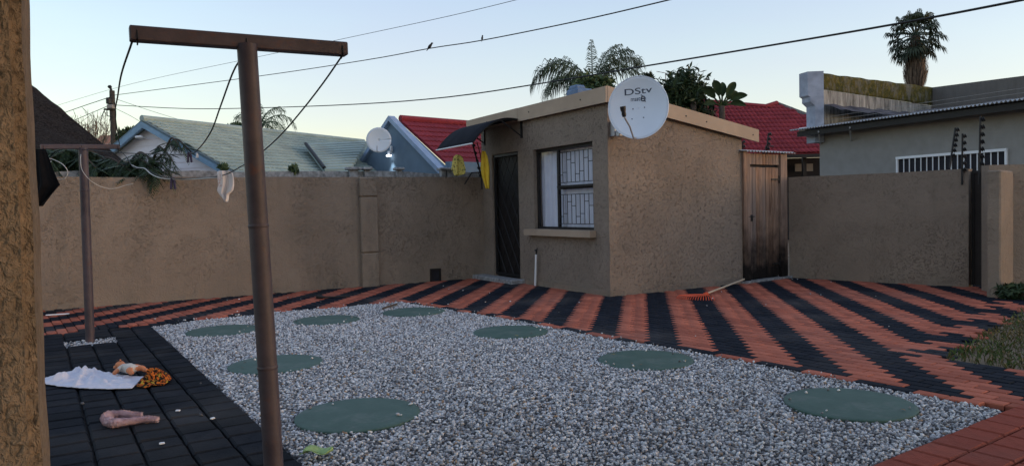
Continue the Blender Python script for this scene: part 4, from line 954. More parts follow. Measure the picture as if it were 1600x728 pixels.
# --- grey house with iron roof and mossy parapet at the right
hA = at(1281, 270, 17.4); hB = at(1640, 230, 12.9); hU = hB-hA; hU[2] = 0; hL = np.linalg.norm(hU); hU /= hL; hN = np.array([hU[1], -hU[0], 0]); hN = hN if hN[1] < 0 else -hN
FH = Frame(hA, hU, hN)
kh = thing('house', (hA[0], hA[1], 0), 'grey painted brick house with iron roof and mossy parapet at the right', 'house')
mb = MB(); FH.box(mb, 0, hL+1.5, 0, 3.0, -.25, 0); wk = mb.build('wall', M['greyhouse'], kh)
uL, vB_ = FH.hit(1405, 270); uR, vT = FH.hit(1572, 240); vT2 = FH.hit(1405, 249)[1]; vB_ = vT2-.35
for i in range(16):                       # faint brick courses
    z = 1.9+i*.085
    if vB_-.06 < z < vT2+.06: continue
    mb = MB(); FH.box(mb, 0.0, hL+1.4, z, z+.006, .0005, .004); mb.build('course_line', M['greyhouse'], wk)
mb = MB(); FH.box(mb, uL, uR, vB_, vT2, .002, .012); kw = mb.build('window', M['room_dark'], kh)
mb = MB(); FH.box(mb, uL-.04, uR+.04, vT2, vT2+.05, .003, .06); FH.box(mb, uL-.04, uL, vB_, vT2, .003, .05); FH.box(mb, uR, uR+.04, vB_, vT2, .003, .05); FH.box(mb, uL-.04, uR+.04, vB_-.05, vB_, .003, .06); mb.build('frame', M['white'], kw)
for i in range(1, 17):
    u = uL+(uR-uL)*i/17; mb = MB(); FH.box(mb, u-.008, u+.008, vB_, vT2, .02, .035); mb.build('bar', M['white'], kw)
# roof: eave line in front, rising to the back
v_a = FH.hit(1262, 205, .5)[1]; v_a = 2.92
def kroof(u, t): return FH.p(-.45+(hL+2.0)*u, v_a+.42*t, .5-3.4*t)
mb = MB(); nw = 90
mb.grid(lambda u, v: kroof(u, v*.35)+UP*.018*math.sin(u*nw*6.28), nw*6, 2); kr = mb.build('iron_sheet', M['zinc'], kh, smooth='all', solid=.004)
mb = MB(); mb.grid(lambda u, v: kroof(u, .33+v*.67)+UP*(.03+.015*math.sin(u*23)*math.sin(v*5)+.01*math.sin(u*57+2)), 60, 8); mb.build('bitumen_sheet', M['bitumen'], kh, smooth='all')
mb = MB(); FH.box(mb, -.3, hL+1.2, v_a-.16, v_a-.04, .34, .4); FH.box(mb, -.2, hL+1.2, v_a-.1, v_a-.05, .02, .34); mb.build('eave_beam', M['dark_paint'], kh)
for u in (.35, 1.2): mb = MB(); mb.tube([FH.p(u, v_a-.1, .42), FH.p(u-.3, v_a-.35, .02)], .02, 6); mb.build('strut', M['zinc'], kh)
mb = MB(); mb.cbox(FH.p(-.2, v_a-.05, .2), (.2, .3, .2), .01, FH.U, FH.N); mb.build('gutter_end', M['white'], kh)
# parapets
q1 = at(1284, 115, 17.3); q2 = at(1456, 137, 20.4); q3 = at(1700, 106, 17.6)
def par(mb, a, b, z0_, z1_, th_, N):
    a0 = np.array([a[0], a[1], z0_(a) if callable(z0_) else z0_]); mb.prism([np.array([a[0], a[1], z0_]), np.array([b[0], b[1], z0_]), np.array([b[0], b[1], z1_[1]]), np.array([a[0], a[1], z1_[0]])], N*th_)
pd = q2-q1; pd[2] = 0; pd /= np.linalg.norm(pd); pN = np.array([-pd[1], pd[0], 0])
zm = 3.83
mb = MB(); par(mb, q1, q2, 2.6, (zm, zm-.05), .25, pN); mb.build('parapet_wall', M['oldwall'], kh)
mb = MB(); mb.grid(lambda u, v: (q1*(1-u)+q2*u)*np.array([1, 1, 0])+pN*(-.012+.28*max(0, (v-.6)/.4))+UP*((zm+(q1[2]-zm+(q2[2]-q1[2])*u)*min(1, v/.6))-.05*u*(1-min(1, v/.6))+.012*math.sin(u*37)*math.sin(u*13)*(v > .3)), 50, 10); mb.build('moss_band', M['moss'], kh, smooth='all', solid=.008)
e_ = q1-pd*.02
prof = [(0, 4.25), (-.36, 4.25), (-.36, 3.7), (-.3, 3.66), (-.3, 3.55), (-.2, 3.45), (-.2, 2.6), (0.0, 2.6)]
mb = MB(); lx = np.array([1.0, -.1, 0]); lx /= np.linalg.norm(lx); mb.prism([np.array([e_[0], e_[1], 0])+lx*(a*1.0+.0)+UP*b-pN*.06 for a, b in prof], pd*.12+pN*.3); mb.build('parapet_end', simple('pale blue grey paint', (.30, .335, .41), .85, .25, 4), kh)
mb = MB(); pd2 = q3-q2; pd2[2] = 0; pd2 /= np.linalg.norm(pd2); par(mb, q2, q3, 2.6, (q2[2], q3[2]), .25, np.array([-pd2[1], pd2[0], 0])*(1 if -pd2[1] > 0 else -1)); mb.build('parapet_back', M['oldwall2'], kh)
mb = MB(); mb.grid(lambda u, v: (q1*(1-u)+(q2*.97+q3*.03)*u)*np.array([1, 1, 0])+UP*(3.3+.2*v+.012*math.sin(u*29)+.012*math.sin(u*53+v*3))-pN*(.03+.45*(1-v)), 60, 3); mb.build('flashing', M['bitumen'], kh, smooth='all')

# far orange roof behind the utility pole
fo = thing('house', at(165, 235, 45), 'far house with small orange tiled roof beyond the utility pole', 'house')
a, b, c, d = at(140, 226, 45), at(190, 224, 45), at(178, 211, 48), at(158, 212, 48)
mb = MB(); mb.prism([a, b, c, d], (0, .6, 0)); mb.build('roof', simple('orange tile', (.3, .12, .06), .8, .3, 2), fo)
mb = MB(); mb.prism([a*np.array([1, 1, 0]), b*np.array([1, 1, 0]), b, a], (0, .4, 0)); mb.build('wall', M['greyhouse'], fo)

# ================================================================== TREES AND PLANTS
def crown(parent, blobs, leaf, mat, name='crown', long=1.6, seed=1):
    r = np.random.default_rng(seed); Vs = []; at2 = []
    for (c, rad3, n, tone) in blobs:
        d = r.normal(size=(n, 3)); d /= np.linalg.norm(d, axis=1)[:, None]; rr = r.uniform(.25, 1, n)**.45
        rr *= 1+.25*np.sin(d[:, 0]*7+tone*9)*np.sin(d[:, 2]*6+d[:, 1]*5)
        p = np.array(c)+d*rr[:, None]*np.array(rad3)
        a = r.normal(size=(n, 3)); a /= np.linalg.norm(a, axis=1)[:, None]; b = r.normal(size=(n, 3)); b -= a*(a*b).sum(1)[:, None]; b /= np.linalg.norm(b, axis=1)[:, None]
        s = leaf*r.uniform(.6, 1.3, (n, 1)); a = a*s*long; b = b*s*.5
        Vs.append(np.stack([p-a, p-b*.9-a*.1, p+a, p+b*.9-a*.1], 1).reshape(-1, 3)); at2.append(np.repeat(np.clip(tone+r.normal(0, .22, n), 0, 1), 4))
    V = np.concatenate(Vs); return np_obj(name, V, np.arange(len(V)).reshape(-1, 4), mat, parent, np.concatenate(at2))
def trunk(parent, pts, r0, r1, mat='bark', name='trunk'):
    n = len(pts); mb = MB(); mb.tube(spline(pts, 16), list(np.linspace(r0, r1, len(spline(pts, 16)))), 8); return mb.build(name, M[mat], parent, smooth='all')
def tree(label, px, py, Y, rx, rz, n, leaf, mat, seed, cat='tree', name='tree', nb=9, group=None, rooted=True):
    c = at(px, py, Y); g0 = np.array([c[0], c[1], 0]) if rooted else c-UP*.08; tr_ = .16 if rooted else .006; t = thing(name, g0, label, cat, group); r = np.random.default_rng(seed)
    bl = []
    for i in range(nb):
        d = r.normal(size=3); d /= np.linalg.norm(d); p = c+d*np.array([rx, rx, rz])*.55*r.uniform(.4, 1.1); s = r.uniform(.35, .62)
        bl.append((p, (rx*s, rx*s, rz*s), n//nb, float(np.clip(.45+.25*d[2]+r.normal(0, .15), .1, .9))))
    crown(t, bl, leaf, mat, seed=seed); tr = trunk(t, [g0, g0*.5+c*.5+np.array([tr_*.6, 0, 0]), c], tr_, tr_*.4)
    if rooted:
        for b in bl[:6]: trunk(tr, [g0*.35+c*.65, (c+b[0])/2+np.array([0, 0, -.1]), b[0]], .06, .015, name='limb')
    return t
def feather(base, az, el, L, droop, nl, ll, r, width=.03, hang=1.0):
    """one pinnate frond: rachis points and leaflet quads"""
    base = np.array(base); h = dirv(az); P = []; d = h*math.cos(rad(el))+UP*math.sin(rad(el)); p = base.copy(); k = 20
    for i in range(k+1):
        P.append(p.copy()); p = p+d*L/k; d = d-UP*droop/k*(.4+1.6*i/k); d /= np.linalg.norm(d)
    Vs = []; 
    for i in range(nl):
        t = .12+.88*i/nl; q = t*k; j = min(int(q), k-1); f = q-j; c = P[j]*(1-f)+P[j+1]*f; tg = P[j+1]-P[j]; tg /= np.linalg.norm(tg); sd_ = np.cross(tg, UP); sd_ /= np.linalg.norm(sd_)+1e-9
        l = ll*(math.sin(math.pi*min(1, .15+.85*t))**.6*.85+.15)*r.uniform(.8, 1.1)
        for s in (-1, 1):
            o = sd_*s*.75+tg*.45+UP*r.normal(.1, .25); o /= np.linalg.norm(o); m_ = c+o*l*.5-UP*l*.12*hang; e = c+o*l*.8-UP*l*.55*hang; wv = tg*width*.5
            Vs.append([c-wv*.6, c+wv*.6, m_+wv, m_-wv]); Vs.append([m_-wv, m_+wv, e+wv*.15, e-wv*.15])
    return P, Vs
def feather_palm(label, base, fronds, mat, seed, h0=0, group=None):
    r = np.random.default_rng(seed); base = np.array(base); t = thing('palm_tree', (base[0], base[1], 0), label, 'palm', group)
    trunk(t, [(base[0], base[1], 0), (base[0]+.05, base[1], base[2]*.5), base], .16, .12)
    for (az, el, L, dr_, nl, ll) in fronds:
        P, Vs = feather(base, az, el, L, dr_, nl, ll, r); V = np.array(Vs).reshape(-1, 3)
        o = np_obj('frond', V, np.arange(len(V)).reshape(-1, 4), mat, t, np.repeat(r.uniform(.1, .9, len(V)//4), 4))
        mb = MB(); mb.tube(P, list(np.linspace(.03, .006, len(P))), 5); mb.build('rachis', M['leaf_mid'] if False else mat, o)
    return t
# feathery palm behind the outbuilding
pb1 = at(926, 140, 26.0)
feather_palm('tall feathery palm with drooping fronds behind the outbuilding roof', pb1,
             [(178, 55, 2.9, 2.7, 84, 1.05), (168, 64, 2.4, 2.4, 80, 1.0), (192, 42, 2.3, 2.6, 70, .9), (150, 50, 2.2, 2.6, 70, .9), (20, 60, 2.6, 1.9, 84, .9), (5, 54, 2.4, 2.4, 84, .9), (-20, 68, 2.1, 1.8, 70, .8), (30, 72, 2.2, 1.5, 70, .7), (60, 35, 1.6, 2.5, 50, .7), (88, 85, 1.8, .5, 40, .36), (140, 25, 1.5, 2.6, 50, .7)], M['leaf_palm'], 3)
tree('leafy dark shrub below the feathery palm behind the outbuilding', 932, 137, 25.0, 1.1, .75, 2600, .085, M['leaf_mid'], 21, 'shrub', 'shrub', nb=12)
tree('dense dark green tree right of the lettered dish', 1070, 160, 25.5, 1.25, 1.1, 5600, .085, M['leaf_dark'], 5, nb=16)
tree('small dark crown just showing above the lettered dish', 1010, 122, 27, .42, .35, 500, .09, M['leaf_fan'], 6, 'shrub', 'shrub', nb=5)
def strelitzia(label, base, leaves, seed):
    r = np.random.default_rng(seed); base = np.array(base); t = thing('banana_plant', (base[0], base[1], 0), label, 'plant')
    trunk(t, [(base[0], base[1], 0), (base[0], base[1], base[2]*.5), base], .12, .1)
    for (dx, dz, L, wd) in leaves:
        d = np.array([dx, r.uniform(-.3, .3), dz]); d /= np.linalg.norm(d); sdv = np.cross(d, np.array([0, 1.0, 0]))+np.array([0, r.uniform(-.5, .5), 0]); sdv /= np.linalg.norm(sdv)
        def fn(u, v, d=d, sdv=sdv, L=L, wd=wd):
            wv = wd*math.sin(math.pi*min(1, .06+.94*u))**.7; p = base+d*L*(.35+.65*u)-UP*.25*L*u*u*(1-abs(d[2])*.6); return p+sdv*(v-.5)*wv*1.0+np.array([0, -1, .3])*abs(v-.5)*wv*.5+sdv*.0
        mb = MB(); mb.grid(fn, 10, 4); mb.tube([base, base+d*L*.37], .03, 5); o = mb.build('leaf', M['leaf_fan2'], t, smooth='all')
M['leaf_fan2'] = simple('broad leaf', (.03, .05, .022), .7, .35, 5, .1)
strelitzia('broad leaved plant standing above the red tiled roof', at(1128, 166, 24.5), [(-.75, .8, 1.05, .3), (-.3, 1, 1.0, .28), (.1, 1, .95, .26), (.45, .9, 1.0, .28), (.9, .55, .95, .25), (1, .2, .8, .22), (-1, .3, .7, .22), (.7, .75, .85, .25)], 8)
strelitzia('broad pale leaves in front of the dark tree right of the dish', at(1083, 160, 24.8), [(-.5, 1, 1.0, .22), (.1, 1, .8, .22), (.6, .9, .75, .24), (.9, .5, .6, .2)], 9)
# fan palm with a dry skirt
def fan_palm(label, top, skirt_z, seed):
    r = np.random.default_rng(seed); top = np.array(top); t = thing('fan_palm', (top[0], top[1], 0), label, 'palm')
    trunk(t, [(top[0], top[1], 0), (top[0]+.05, top[1], top[2]*.5), top], .3, .22)
    for i in range(50):
        az = i*137.5; el = 84-140*((i+.5)/50)**.9; d = dirv(az)*math.cos(rad(el))+UP*math.sin(rad(el)); pl_ = r.uniform(.8, 1.2); hub = top+d*pl_-UP*.08
        mb = MB(); mb.tube([top, top+d*pl_*.5+UP*.06, hub], .022, 4); sdv = np.cross(d, UP); sdv /= np.linalg.norm(sdv)+1e-6; nrm = np.cross(sdv, d); R0 = r.uniform(.5, .74)
        for k in range(17):
            q = -1.9+3.8*k/16; a = d*math.cos(q)+sdv*math.sin(q); a = a+nrm*.12*(k % 2); p1 = hub+a*R0*.62; p2 = hub+a*R0*.85-UP*R0*r.uniform(.25, .55); wv = np.cross(a, nrm); wv = wv/(np.linalg.norm(wv)+1e-6)*.055
            mb.add([hub, p1+wv, p2, p1-wv], [(0, 1, 2, 3)])
        V = np.array(mb.v); o = mb.build('fan_leaf', M['leaf_fan'], t, fix=False)
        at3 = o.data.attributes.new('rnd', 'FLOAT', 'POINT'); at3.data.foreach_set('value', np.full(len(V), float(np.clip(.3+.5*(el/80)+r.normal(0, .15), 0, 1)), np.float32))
    Vs = []
    for i in range(1500):
        az = r.uniform(0, 6.283); u = r.uniform(0, 1); z = top[2]-.1-u*(top[2]-skirt_z); rr = (.22+.4*math.sin(math.pi*min(1, .25+.75*(1-u)))**1.0)*r.uniform(.75, 1.05); p = np.array([top[0]+math.cos(az)*rr, top[1]+math.sin(az)*rr, z]); L = r.uniform(.3, .7); tg = np.array([-math.sin(az), math.cos(az), 0])*.03; inw = np.array([-math.cos(az), -math.sin(az), 0])*L*.3
        Vs += [p-tg, p+tg, p+inw-UP*L+tg*.3, p+inw-UP*L-tg*.3]
    V = np.array(Vs); np_obj('dead_skirt', V, np.arange(len(V)).reshape(-1, 4), M['leaf_dead'], t, np.repeat(r.uniform(0, 1, len(V)//4), 4))
fan_palm('tall fan palm with a dry leaf skirt behind the mossy parapet', at(1430, 57, 40.0), at(1430, 128, 40.0)[2], 4)
# palm behind the green roof
feather_palm('small bright palm poking above the green tiled roof', at(405, 200, 30.0), [(10, 50, 1.9, 2.6, 36, .6), (-15, 35, 1.5, 2.4, 34, .55), (40, 68, 1.6, 2.2, 34, .55), (170, 60, 1.4, 2.2, 30, .55), (120, 80, 1.3, 1.6, 30, .5), (60, 30, 1.2, 2.4, 30, .5), (190, 30, 1.3, 2.4, 30, .5)], M['leaf_mid'], 11)
tree('low bush showing above the green roof ridge beside the near post', 368, 200, 30, .5, .25, 700, .07, M['leaf_mid'], 12, 'bush', 'bush', nb=5)
tree('round green bush right of the utility pole', 196, 222, 27, .7, .65, 2200, .075, M['leaf_dark'], 13, 'bush', 'bush', nb=7)
tree('tiny green plant growing on the precast wall above the floral cloth', 350, 263, 10.2, .09, .06, 160, .028, M['leaf_mid'], 14, 'plant', 'wall_plant', nb=4, rooted=False)
tree('little weed growing on the precast wall near the post', 459, 263, 11.2, .1, .07, 160, .03, M['leaf_mid'], 15, 'plant', 'wall_plant', nb=4, rooted=False)
tree('dark low hedge clump at the foot of the wall far right', 1592, 458, 8.9, .32, .14, 1800, .03, M['leaf_dark'], 16, 'shrub', 'shrub', nb=8)
# bare tree
r = np.random.default_rng(31); bt0 = at(145, 262, 34); bt = thing('bare_tree', (bt0[0], bt0[1], 0), 'bare leafless tree with upright twigs left of the utility pole', 'tree')
trunk(bt, [(bt0[0], bt0[1], 0), bt0*.9+np.array([0, 0, .1]), at(142, 232, 34)], .12, .07, 'twig')
for i in range(46):
    px = r.uniform(104, 174); top_ = at(px, r.uniform(168, 205)+abs(px-140)*.25, 34+r.uniform(-.6, .6)); b = at(142+(px-142)*.45, 238, 34+r.uniform(-.4, .4)); mid_ = (b+top_)/2+np.array([r.normal(0, .1)+(px-142)*.004, 0, 0])
    tw = trunk(bt, [b, mid_, top_], .022, .006, 'twig', 'branch')
    mb = MB()
    for k in range(5):
        q = r.uniform(.4, .95); s_ = b+(top_-b)*q; mb.tube([s_, s_+np.array([r.normal(0, .14), 0, r.uniform(.15, .4)])], .008, 4)
    mb.build('twigs', M['twig'], tw)['kind'] = 'stuff'
# leaves of a tree trailing over the long wall
r = np.random.default_rng(41)
def spray(parent, start, end, n, ll, seed, sag=.15):
    rr = np.random.default_rng(seed); s, e = np.array(start), np.array(end); pts = spline([s, (s+e)/2+UP*sag, e], 14); mb = MB(); mb.tube(pts, list(np.linspace(.02, .006, len(pts))), 5); br = mb.build('branch', M['bark'], parent); Vs = []
    for i in range(n):
        t = rr.uniform(.1, 1)*(len(pts)-1); j = min(int(t), len(pts)-2); c = pts[j]+(pts[j+1]-pts[j])*(t-j); d = np.array([rr.normal(0, .7), rr.normal(0, .7), rr.uniform(-1.0, .1)]); d /= np.linalg.norm(d); L = ll*rr.uniform(.7, 1.4)
        sd_ = np.cross(d, UP); sd_ /= np.linalg.norm(sd_)+1e-6
        for k in range(11):                # pinnate leaf drooping at the tip
            f = (k+1)/11; p = c+d*L*f-UP*L*.35*f*f
            for sg in (-1, 1):
                o = sd_*sg*.8+d*.4-UP*.35; o /= np.linalg.norm(o); l = L*.34*math.sin(math.pi*(.2+.75*f))*rr.uniform(.8, 1.2); w_ = d*L*.05; Vs += [p-w_*.3, p+o*l*.5+w_, p+o*l, p+o*l*.5-w_]
    V = np.array(Vs); np_obj('leaves', V, np.arange(len(V)).reshape(-1, 4), M['leaf_dark'], br, np.repeat(np.clip(rr.normal(.4, .25, len(V)//4), 0, 1), 4))
ot = thing('overhanging_tree', at(110, 300, 11.8)*np.array([1, 1, 0]), 'dark feathery leaved tree trailing over the long wall behind the far post', 'tree')
trunk(ot, [at(110, 470, 12.0)*np.array([1, 1, 0]), at(105, 330, 12.0), at(110, 255, 11.6)], .07, .04)
for i, (a, b, n, l) in enumerate([((110, 258, 11.3), (150, 262, 10.6), 40, .24), ((140, 258, 11.2), (205, 268, 10.6), 40, .24), ((190, 262, 11), (245, 268, 10.5), 46, .22), ((200, 258, 11), (238, 250, 10.7), 34, .2), ((235, 262, 10.9), (272, 282, 10.55), 12, .16), ((238, 255, 10.9), (258, 236, 10.7), 14, .15), ((256, 236, 10.8), (294, 232, 10.6), 16, .16), ((258, 236, 10.8), (280, 228, 10.6), 8, .14), ((105, 262, 11.3), (60, 235, 11.0), 40, .24), ((100, 258, 11.3), (75, 255, 10.6), 40, .24), ((120, 255, 11.2), (95, 240, 10.9), 40, .24), ((160, 252, 11.2), (120, 250, 10.8), 34, .22), ((200, 262, 11), (178, 272, 10.6), 26, .2), ((245, 250, 10.8), (276, 262, 10.55), 14, .18)]):
    spray(ot, at(*a), at(*b), int(n*1.7), l, 50+i)

# ================================================================== POLE, CABLES, BIRDS
UY = 30.0
up = thing('utility_pole', at(178, 300, UY)*np.array([1, 1, 0]), 'wooden utility pole with transformer box and cables beyond the thatch', 'utility pole')
p0 = at(180, 300, UY)*np.array([1, 1, 0]); mb = MB(); mb.tube([p0, at(175, 142, UY)], [.14, .1], 10); mb.build('pole', M['polewood'], up, smooth=True)
mb = MB(); mb.tube([at(174, 142, UY), at(172, 136, UY), at(171, 134, UY)], .05, 6); mb.lathe([(.05, -.06), (.09, 0), (.05, .06)], at(171.5, 136, UY), 8); mb.build('insulator', M['black_metal'], up)
mb = MB(); mb.cbox(at(170, 158, UY-.2), (.16, .2, .26), .03); mb.build('fuse_box', M['black_metal'], up)
mb = MB(); mb.cbox(at(173, 167, UY-.2), (.24, .2, .16), .02); mb.build('junction_box', M['greyhouse'], up)
mb = MB(); mb.tube([at(163, 171, UY-.1), at(178, 172, UY-.1)], .04, 6); mb.build('crossarm', M['polewood'], up)
for i, pp in enumerate(([(164, 171, UY-.1), (160, 180, UY), (159, 187, UY)], [(167, 172, UY-.2), (168, 181, UY), (176, 182, UY-.2)], [(179, 160, UY-.15), (181, 175, UY), (181, 195, UY), (186, 215, UY)])):
    mb = MB(); mb.tube(spline([at(*q) for q in pp], 12), .018, 5); mb.build('drop_cable', M['wire_black'], up)
G_ = 'overhead cables'
wire('overhead_cable', [at(179, 149, UY), at(400, 120, 24), at(570, 94.5, 19.5), at(672, 76, 17), at(753, 63.5, 15.5), at(900, 34, 13), at(1047, 0, 11), at(1200, -38, 9.5)], .011, M['wire_black'], 'long black overhead cable with the two birds perched on it', 'cable', G_)
wire('overhead_cable', [at(180, 164.5, UY), at(290, 170, 27), at(400, 169, 24), at(560, 163, 20), at(700, 152, 17), at(850, 130, 14.5), at(1000, 105, 12.3), at(1200, 72, 10), at(1400, 38, 8.4), at(1600, 0, 7.1), at(1760, -33, 6.3)], .013, M['wire_black'], 'lowest and thickest black overhead cable crossing above the outbuilding', 'cable', G_)
wire('overhead_cable', [at(60, 174, UY+3), at(173, 140, UY), at(260, 119, 27), at(400, 90, 23), at(560, 56, 19), at(700, 26, 16), at(820, -3, 14), at(900, -24, 13)], .006, M['wire_black'], 'thin topmost overhead cable above the near crossbar', 'cable', G_)
wire('overhead_cable', [at(172, 152, UY), at(130, 166, UY+4), at(90, 180, UY+8)], .016, M['wire_black'], 'black cable running left from the utility pole top', 'cable', G_)
wire('overhead_cable', [at(166, 167, UY), at(140, 178, UY+4), at(100, 195, UY+8)], .014, M['wire_black'], 'lower black cable running left from the utility pole', 'cable', G_)
wire('overhead_cable', [at(181, 155, UY), at(250, 178, 36), at(330, 202, 44)], .009, M['wire_black'], 'faint service cable dropping right towards the green roof', 'cable', G_)
wire('overhead_cable', [at(181, 170, UY), at(205, 182, UY+1), at(228, 196, UY+3)], .009, M['wire_black'], 'short faint cable dropping to the white gable', 'cable', G_)
def bird(px, py, Y, h, lean, label):
    c = at(px, py, Y); t = thing('bird', c, label, 'bird', 'birds on the cable'); d = np.array([lean, 0, 1.0]); d /= np.linalg.norm(d)
    mb = MB(); P = [c+d*h*q+np.array([lean*.0, 0, 0]) for q in (-.35, -.1, .12, .35, .55, .68, .8, .9, .95)]; mb.tube(P, [h*v for v in (.03, .06, .16, .2, .17, .12, .13, .1, .02)], 10); mb.build('body', M['bird'], t, smooth='all')
    hd = c+d*h*.84; mb = MB(); mb.lathe([(h*.035, 0), (h*.001, h*.14)], hd+np.array([.1*h*(1 if lean >= 0 else -1), 0, 0]), 6, (1 if lean >= 0 else -1, 0, -.1)); mb.build('beak', M['bird'], t)
    for s in (-1, 1): mb = MB(); mb.tube([c+d*h*.12+np.array([0, s*h*.06, 0]), c+np.array([.02*h, s*h*.06, -h*.02])], h*.02, 4); mb.build('leg', M['bird'], t)
bird(669, 76.5, 16.95, .18, .75, 'larger dark dove perched hunched on the cable')
bird(753, 63, 15.5, .11, .15, 'small upright dark bird perched on the cable')
an_ = thing('aerial', at(1040, 140, 26), 'thin television aerial above the trees right of the dish', 'aerial')
mb = MB(); mb.tube([at(1040, 150, 26), at(1040, 115, 26)], .018, 5); mb.build('mast', M['zinc'], an_)
mb = MB(); mb.tube([at(1026, 112, 26), at(1058, 118, 26.3)], .012, 5); bo = mb.build('boom', M['zinc'], an_)
for q in np.linspace(.1, .9, 5):
    c = at(1026+32*q, 112+6*q, 26+.3*q); mb = MB(); mb.tube([c-np.array([.02, .2, .02]), c+np.array([.02, .2, .02])], .006, 4); mb.build('element', M['zinc'], bo)

# ================================================================== SMALL THINGS ON THE GROUND
def heightcloth(name, poly, mat, label, amp, seed, cell=.012, cat='cloth', thick=.004, extra=None):
    r = np.random.default_rng(seed); G = [gr(x, y) for x, y in poly]; xs_ = [p[0] for p in G]; ys_ = [p[1] for p in G]; x0, y0 = min(xs_), min(ys_); nx = int((max(xs_)-x0)/cell)+2; ny = int((max(ys_)-y0)/cell)+2
    fx = [(r.uniform(0, 6.28), r.uniform(14, 75), r.uniform(0, 3.14)) for _ in range(14)]
    def z(x, y):
        v = 0
        for ph, fq, an in fx: v += max(0, math.sin((x*math.cos(an)+y*math.sin(an))*fq+ph+1.5*math.sin(x*7+y*5)))**7/(fq/26)
        v = v/4
        d = edge_dist(x, y, [(p[0], p[1]) for p in G]); e = min(1, d/.06)
        return .012+amp*v*(.15+.85*e)+(extra(x, y) if extra else 0)
    mb = MB(); idx = {}
    for i in range(nx):
        for j in range(ny):
            xc, yc = x0+(i+.5)*cell, y0+(j+.5)*cell
            if not inpoly(np.array([xc]), np.array([yc]), G)[0]: continue
            f = []
            for a, b in ((0, 0), (1, 0), (1, 1), (0, 1)):
                k = (i+a, j+b)
                if k not in idx: idx[k] = len(mb.v); X, Y_ = x0+k[0]*cell, y0+k[1]*cell; mb.v.append((X, Y_, z(X, Y_)))
                f.append(idx[k])
            mb.f.append(tuple(f)); mb.m.append(0)
    o = mb.build(name, mat, smooth='all', solid=thick); return tag(o, label, cat)
RID = [((98, 600), (126, 579), .03), ((120, 606), (137, 578), .04), ((138, 604), (149, 582), .025), ((150, 585), (190, 598), .022), ((128, 580), (165, 603), .02), ((84, 600), (112, 590), .022), ((165, 606), (200, 592), .014)]
RID = [(gr(*a)[:2], gr(*b)[:2], h) for a, b, h in RID]
def ridges(x, y):
    v = 0.0; q = np.array([x, y])
    for a, b, h in RID:
        t = np.clip(((q-a)@(b-a))/((b-a)@(b-a)), 0, 1); d = np.linalg.norm(q-a-(b-a)*t+.006*np.array([math.sin(t*9), 0])); v = max(v, h*math.exp(-(d/.016)**2)*(.4+.6*t))
    return v
hump = gr(135, 590); hump2 = gr(95, 597)
heightcloth('cloth', [(58, 600), (70, 593), (98, 585), (125, 580), (150, 582), (178, 586), (200, 590), (226, 591), (206, 609), (170, 610), (130, 609), (95, 606)], M['white_cloth'], 'crumpled white cloth lying on the charcoal cobbles under the doll', .022, 3, .008, extra=lambda x, y: ridges(x, y)+.045*math.exp(-((x-hump[0])**2+(y-hump[1])**2)/.003)+.035*math.exp(-((x-hump2[0])**2+(y-hump2[1])**2)/.002))
heightcloth('cloth', [(213, 606), (222, 594), (236, 587), (250, 583), (264, 588), (267, 596), (258, 603), (240, 605), (225, 608)], M['orange_cloth'], 'crumpled orange and black printed cloth beside the doll', .10, 5, .008)
# plush tail bent into a U
pts = [gr(247, 655, .022), gr(225, 655, .024), (gr(200, 658, .03)), gr(178, 660, .034), gr(166, 655, .036), gr(170, 649, .036), gr(188, 647, .032), gr(205, 648, .03), gr(222, 648, .026)]
sp_ = spline(pts, 40); pr_ = [max(.005, .008+.017*math.sin(math.pi*min(1, .04+.96*(i/(len(sp_)-1))))**.6)*rng.uniform(.88, 1.1) for i in range(len(sp_))]
pt = thing('plush_tail', gr(205, 655), 'fluffy pink plush tail bent double on the charcoal cobbles', 'toy')
mb = MB(); mb.tube(sp_, pr_, 14); mb.build('core', M['plush'], pt, smooth='all')
Vf = []
for i in range(9000):
    t = rng.uniform(0, len(sp_)-1.001); j = int(t); c = sp_[j]+(sp_[j+1]-sp_[j])*(t-j); tg = sp_[j+1]-sp_[j]; tg /= np.linalg.norm(tg); d = rng.normal(size=3); d -= tg*(d@tg); d /= np.linalg.norm(d); p = c+d*pr_[j]*.95; d = d+tg*rng.normal(0, .5)+rng.normal(0, .3, 3); L = rng.uniform(.003, .008); wv = np.cross(d, tg)*.0016; Vf += [p-wv, p+wv, p+d*L+wv*.3, p+d*L-wv*.3]
Vf = np.array(Vf); Vf[:, 2] = np.maximum(Vf[:, 2], .003); np_obj('fur', Vf, np.arange(len(Vf)).reshape(-1, 4), M['plush'], pt)['kind'] = 'stuff'
